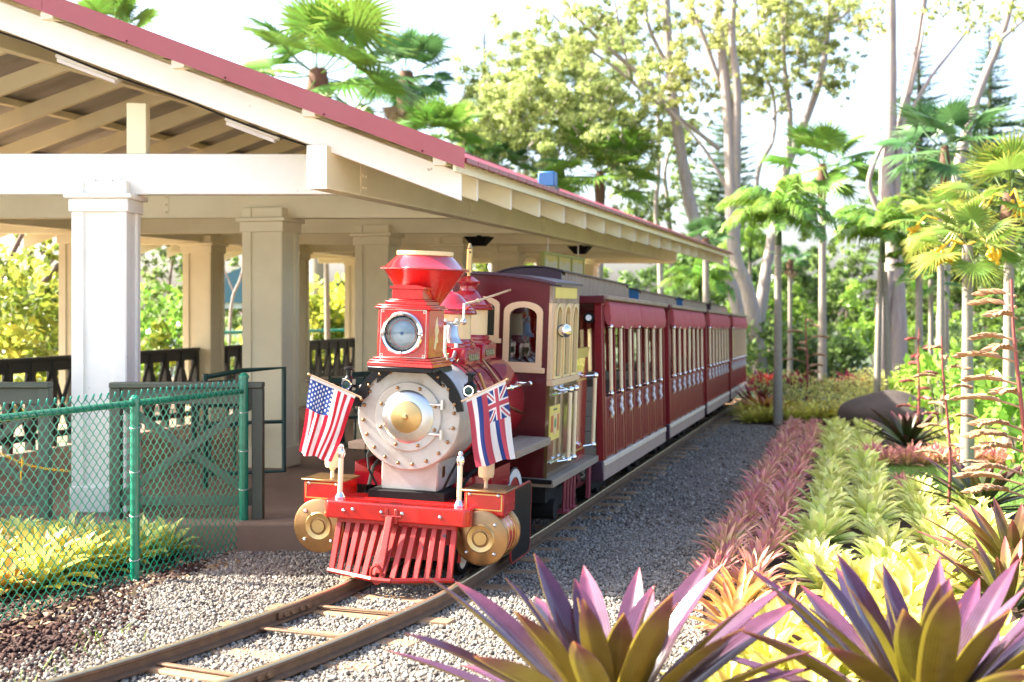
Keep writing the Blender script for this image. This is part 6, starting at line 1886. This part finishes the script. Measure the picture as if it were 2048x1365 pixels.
fan_palm(1645, 335, 33, 118, 'fan palm with orange fibre standing before the open sky', 'lm_fan', trunk_px=15, n=17, el=(80, -35))
fan_palm(1935, 490, 15.5, 118, 'yellow tinged fan palm over the dark bromeliads', 'lm_fan_yellow', trunk_px=23, n=17, fibre=False, el=(80, -40), fruit=4)
fan_palm(2018, 395, 17, 150, 'tall fan palm at the right edge with yellow fruit', 'lm_fan_yellow', trunk_px=22, n=18, fibre=True, el=(85, -30), fruit=3)
fan_palm(1882, 440, 21, 100, 'fan palm left of the yellow fruited palms', 'lm_fan_yellow', trunk_px=15, n=15, fibre=False, el=(75, -40), fruit=2)
fan_palm(1890, 300, 27, 140, 'dark fan palm below the leaning eucalyptus', 'lm_fan_dark', n=16, el=(80, -25))
fan_palm(1838, 520, 24, 70, 'slim pale fan palm left of the yellow palms', 'lm_fan', trunk_px=16, n=10, fibre=False, el=(60, -40))
fan_palm(1862, 560, 25, 60, 'slim pale fan palm under the yellow fronds', 'lm_fan', trunk_px=11, n=9, fibre=False, el=(50, -40))
fan_palm(1580, 520, 34, 40, 'small dark fan palm between the two feather palms', 'lm_fan_dark', trunk_px=9, n=10, skirt=6)
fan_palm(1412, 480, 33, 60, 'small fan palm under the eucalyptus behind the eave', 'lm_fan_dark', n=12, el=(75, -10))

# --- feather palms
def feather(name, m, L_=1.0, n=42, arch_=1.15, seed=0):
    rg = np.random.default_rng(seed)
    V, F, T_, Rn = [], [], [], []
    xs_, zs = [0.0], [0.0]; e = .75
    for i in range(n): 
        e_ = e - arch_ * 1.5 * ((i / n) ** 1.2); xs_.append(xs_[-1] + math.cos(e_) * L_ / n); zs.append(zs[-1] + math.sin(e_) * L_ / n)
    for i in range(3, n):
        s = i / n; ll = L_ * .36 * math.sin(math.pi * (.18 + .78 * s)) ** .7
        tx_, tz = xs_[i + 1] - xs_[i], zs[i + 1] - zs[i]
        for sg in (-1, 1):
            q = rg.random()
            o = len(V); d = np.array([.55 * tx_ * n / L_, sg * .75, .18 - .5 * s * 0 + .12 * rg.normal() + .55 * tz * n / L_ * .5]); d /= np.linalg.norm(d)
            c = np.array([xs_[i], 0, zs[i]]); w = L_ * .017
            m_ = c + d * ll * .5; tip = c + d * ll * .9 + np.array([0, 0, -ll * .6])
            sd = np.array([tx_, 0, tz]) / max(1e-9, math.hypot(tx_, tz)) * w
            V += [c - sd * .6, c + sd * .6, m_ + sd, m_ - sd, tip]; T_ += [.1, .1, .6, .6, 1]; Rn += [q] * 5
            F += [(o, o + 1, o + 2), (o, o + 2, o + 3), (o + 3, o + 2, o + 4)]
    o = len(V)
    for i in range(n + 1):
        w = .012 * L_ * (1 - .8 * i / n); V += [(xs_[i], -w, zs[i]), (xs_[i], w, zs[i]), (xs_[i], 0, zs[i] - w * 1.5)]; T_ += [0, 0, 0]; Rn += [.5] * 3
    for i in range(n):
        for k in range(3):
            a, b = o + 3 * i + k, o + 3 * i + (k + 1) % 3
            F += [(a, b, b + 3), (a, b + 3, a + 3)]
    return np_mesh(name, np.array(V), np.array(F), m, {'t': T_, 'rnd': Rn})
FEA = [feather('frond', MATS['lm_feather'], seed=s, arch_=a) for s, a in ((1, 1.1), (2, 1.35), (3, .9))]
def feather_palm(px, py, y, rpx, label, trunk_px=14, n=19, trunks=((0, 0),)):
    c = at(px, py, y); b = Vector((c.x, y, gz(y))); H = c.z - b.z; k = y / F_PX
    t = empty('feather_palm', b, (0, 0, 0), label, 'palm tree', 'feather palms')
    for dx, dh in trunks:
        MB().tube([(dx * k, 0, 0), (dx * k * .7, 0, H * .5), (dx * .3 * k, 0, H + dh)], [trunk_px * k * .62, trunk_px * k * .5, trunk_px * k * .42], 12).build('trunk', MATS['bark_palm'], t)
    MB().tube([(0, 0, H - .05), (0, 0, H + .25), (0, 0, H + .55)], [trunk_px * k * .5, trunk_px * k * .45, trunk_px * k * .2], 10).build('crownshaft', MATS['lm_feather'], t)
    for i in range(n):
        q = i / (n - 1); a = i * 2.39996; e = R(42 - 62 * q) + random.uniform(-.1, .1)
        link('frond', FEA[i % 3], t, (0, 0, H + .35), (random.uniform(-.25, .25), -e, a), rpx * k * 1.25 * random.uniform(.85, 1.1))
feather_palm(1556, 485, 24, 108, 'feather palm with arching fronds beside the last coach', 16)
feather_palm(1765, 520, 24.5, 104, 'feather palm before the broad eucalyptus trunk', 13, trunks=((-12, 0), (14, -.2)))
feather_palm(1500, 520, 40, 60, 'distant feather palm between the eucalyptus trunks', 9, n=11)
feather_palm(1400, 605, 34, 70, 'low bright feather palm just above the coach roofs', 9, n=14)

# --- mid-ground shrubs of the garden
i = 0
labs = ['twiggy pale yellow shrub nearest the train', 'twiggy pale yellow shrub left of the palm trunks', 'twiggy pale shrub before the broad eucalyptus', 'twiggy pale shrub right of the broad eucalyptus', 'twiggy pale shrub behind the boulder',
        'twiggy pale shrub left of the thin palms', 'twiggy pale shrub under the thin palms', 'low twiggy shrub beside the boulder']
for px, py, y, r, h in [(1575, 770, 27, .8, .75), (1640, 765, 26.5, .9, .8), (1700, 765, 26.5, .9, .85), (1770, 765, 26, .9, .85), (1740, 790, 24.5, .9, .8), (1830, 760, 26, .9, .9), (1880, 755, 26, .9, .9), (1670, 800, 24.3, .7, .6)]:
    p = at(px, py, y); shrub((p.x, y, gz(y)), r, h, MATS['lm_twig'], labs[i], per=620, size=.075, nclump=16, group='twiggy pale shrubs'); i += 1
i = 0
labs = ['glossy green shrub left of the fan palm trunk', 'glossy green shrub at the right edge behind the seed spike', 'glossy bright shrub behind the lawn', 'leafy green shrub between the palm trunks', 'low leafy shrub behind the red stemmed spike']
for px, y, r, h in [(1885, 20.5, .75, 1.5), (2040, 15.5, .6, 1.1), (1990, 19.5, .8, 1.2), (1960, 24, .9, 1.3), (1850, 23, .8, 1.1)]:
    p = at(px, 800, y); shrub((p.x, y, gz(y)), r, h, MATS['lm_gshrub'], labs[i], per=330, size=.15, nclump=18, group='glossy green shrubs', elong=2.0); i += 1
labs = ['dark green shrub behind the crimson plants, nearest the train', 'dark green shrub behind the crimson plants, second', 'dark green shrub left of the broad eucalyptus base', 'dark green shrub right of the broad eucalyptus base', 'dark green shrub behind the thin palm trunks', 'dark green shrub behind the yellow palm', 'dark green shrub near the right edge', 'dark green shrub below the distant feather palm']
for i, (px, y) in enumerate([(1530, 36), (1590, 37), (1670, 36), (1840, 35), (1890, 36), (1950, 34), (2020, 32), (1480, 40)]):
    p = at(px, 800, y); shrub((p.x, y, gz(y)), 1.2, 1.9, TR, labs[i], per=300, size=.18, nclump=20, group='dark green shrubs of the far bed', elong=2.0)
tiv = variants('ti_plant', 3, MATS['lm_redti'], 30, .5, .09, el_in=85, el_out=15, curl=.5, nseg=5)
row('ti_plant', tiv, [(at(px, 700, y).x, y) for px, y in ((1655, 32), (1675, 31), (1700, 32), (1720, 31), (1740, 33), (1530, 31), (1545, 33), (1515, 32), (1600, 34), (1585, 33), (1690, 33.5))], 'crimson leaved ti plant in the far bed', 'ti plant', 'crimson ti plants', .7, 1.05, .2)
row('bromeliad', yell, [(at(px, 800, y).x, y) for y in (24.2, 24.8, 25.4, 26.1) for px in range(1500 - int((y - 24) * 8), 1690, 17)], 'small sunlit yellow bromeliad in the far bed past the gravel', 'bromeliad', 'yellow bromeliads in the far bed', .9, 1.3)

# --- planting seen through the shelter, left
i = 0
labs = ['yellow croton shrub behind the left railing', 'tall yellow croton behind the first rear column', 'green shrub seen between the columns', 'yellow shrub seen beside the second column', 'bright shrub left of the locomotive headlamp', 'bright shrub behind the rear columns', 'low yellow shrub behind the railing', 'tall yellow green shrub at the far left', 'yellow green shrub behind the table', 'shrub behind the cab roof', 'pale shrub near the distant pavilion', 'yellow shrub by the grey post']
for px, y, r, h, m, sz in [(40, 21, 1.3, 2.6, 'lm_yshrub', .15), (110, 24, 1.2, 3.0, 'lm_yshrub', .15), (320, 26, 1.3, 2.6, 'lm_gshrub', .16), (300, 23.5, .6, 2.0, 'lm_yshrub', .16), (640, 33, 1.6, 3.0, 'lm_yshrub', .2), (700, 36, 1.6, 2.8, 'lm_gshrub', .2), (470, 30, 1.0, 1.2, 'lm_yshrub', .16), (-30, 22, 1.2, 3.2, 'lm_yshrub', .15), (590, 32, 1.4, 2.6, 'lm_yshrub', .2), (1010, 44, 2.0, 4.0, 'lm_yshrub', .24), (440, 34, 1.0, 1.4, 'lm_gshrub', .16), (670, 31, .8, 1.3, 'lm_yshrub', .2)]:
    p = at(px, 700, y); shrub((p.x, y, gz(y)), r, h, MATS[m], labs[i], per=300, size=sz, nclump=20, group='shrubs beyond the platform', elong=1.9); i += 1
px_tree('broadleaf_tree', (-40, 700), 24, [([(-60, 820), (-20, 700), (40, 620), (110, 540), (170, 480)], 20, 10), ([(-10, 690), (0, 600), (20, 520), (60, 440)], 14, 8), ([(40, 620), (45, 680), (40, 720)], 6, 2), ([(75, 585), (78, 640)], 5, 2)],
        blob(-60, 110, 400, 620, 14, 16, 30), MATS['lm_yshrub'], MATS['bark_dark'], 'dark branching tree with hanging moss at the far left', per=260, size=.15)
px_tree('broadleaf_tree', (330, 720), 31, [([(330, 740), (335, 620), (345, 520)], 8, 4)], blob(285, 372, 470, 640, 16, 18, 34), MATS['lm_tree'], MATS['bark_dark'], 'round dark green tree between the first two columns', per=2700, size=.092)
px_tree('broadleaf_tree', (470, 720), 30, [([(455, 740), (462, 620), (480, 560), (497, 500)], 7, 4), ([(447, 740), (446, 600), (448, 460)], 7, 6), ([(470, 590), (440, 520)], 4, 2)], blob(470, 510, 480, 530, 3, 12, 20), MATS['lm_tree'], BE, 'slender pale trunk seen left of the second column', per=200, size=.14)
px_tree('broadleaf_tree', (655, 720), 29, [([(656, 740), (654, 600), (650, 440)], 12, 10)], [], MATS['lm_tree'], MATS['bark_palm'], 'pale straight palm trunk seen left of the headlamp')
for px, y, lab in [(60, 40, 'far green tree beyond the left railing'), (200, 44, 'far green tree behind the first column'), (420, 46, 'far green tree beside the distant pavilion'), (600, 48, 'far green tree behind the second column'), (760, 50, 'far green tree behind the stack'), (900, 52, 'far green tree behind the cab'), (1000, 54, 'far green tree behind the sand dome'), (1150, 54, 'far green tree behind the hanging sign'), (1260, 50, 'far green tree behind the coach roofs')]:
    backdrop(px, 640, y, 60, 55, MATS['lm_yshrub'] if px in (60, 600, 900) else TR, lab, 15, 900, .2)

# --- distant pavilion with a blue roof
p = at(490, 700, 40)
pv = empty('pavilion', (p.x, p.y, gz(40)), (0, 0, R(8)), 'distant white pavilion with a blue green roof', 'pavilion')
MB().prism([(-2.2, 2.35), (2.2, 2.35), (0, 3.3)], -2.0, 2.0).build('roof', MATS['blue_roof'], pv)
for x in (-1.8, 1.8):
    for y in (-1.7, 1.7): MB().b2((x - .1, y - .1, 0), (x + .1, y + .1, 2.349), .01).build('post', MATS['white_paint'], pv)
MB().b2((-2.1, -1.9, 2.2), (2.1, -1.75, 2.345)).build('fascia', MATS['white_paint'], pv)
# green pipe rail beyond the platform
p0, p1 = at(330, 668, 27), at(700, 666, 31)
pr = empty('pipe_rail', (p0.x, p0.y, gz(27)), (0, 0, 0), 'green pipe handrail in the garden beyond the platform', 'handrail')
d = Vector((p1.x - p0.x, p1.y - p0.y, 0)); hh = p0.z - gz(27)
MB().tube([Vector((0, 0, hh)), d + Vector((0, 0, hh))], .035, 8).build('rail', MATS['fence_green'], pr)
for s in (0, .25, .5, .75, 1): MB().tube([d * s, d * s + Vector((0, 0, hh + (.12 if s == 1 else -.02)))], .035, 8).build('post', MATS['fence_green'], pr)
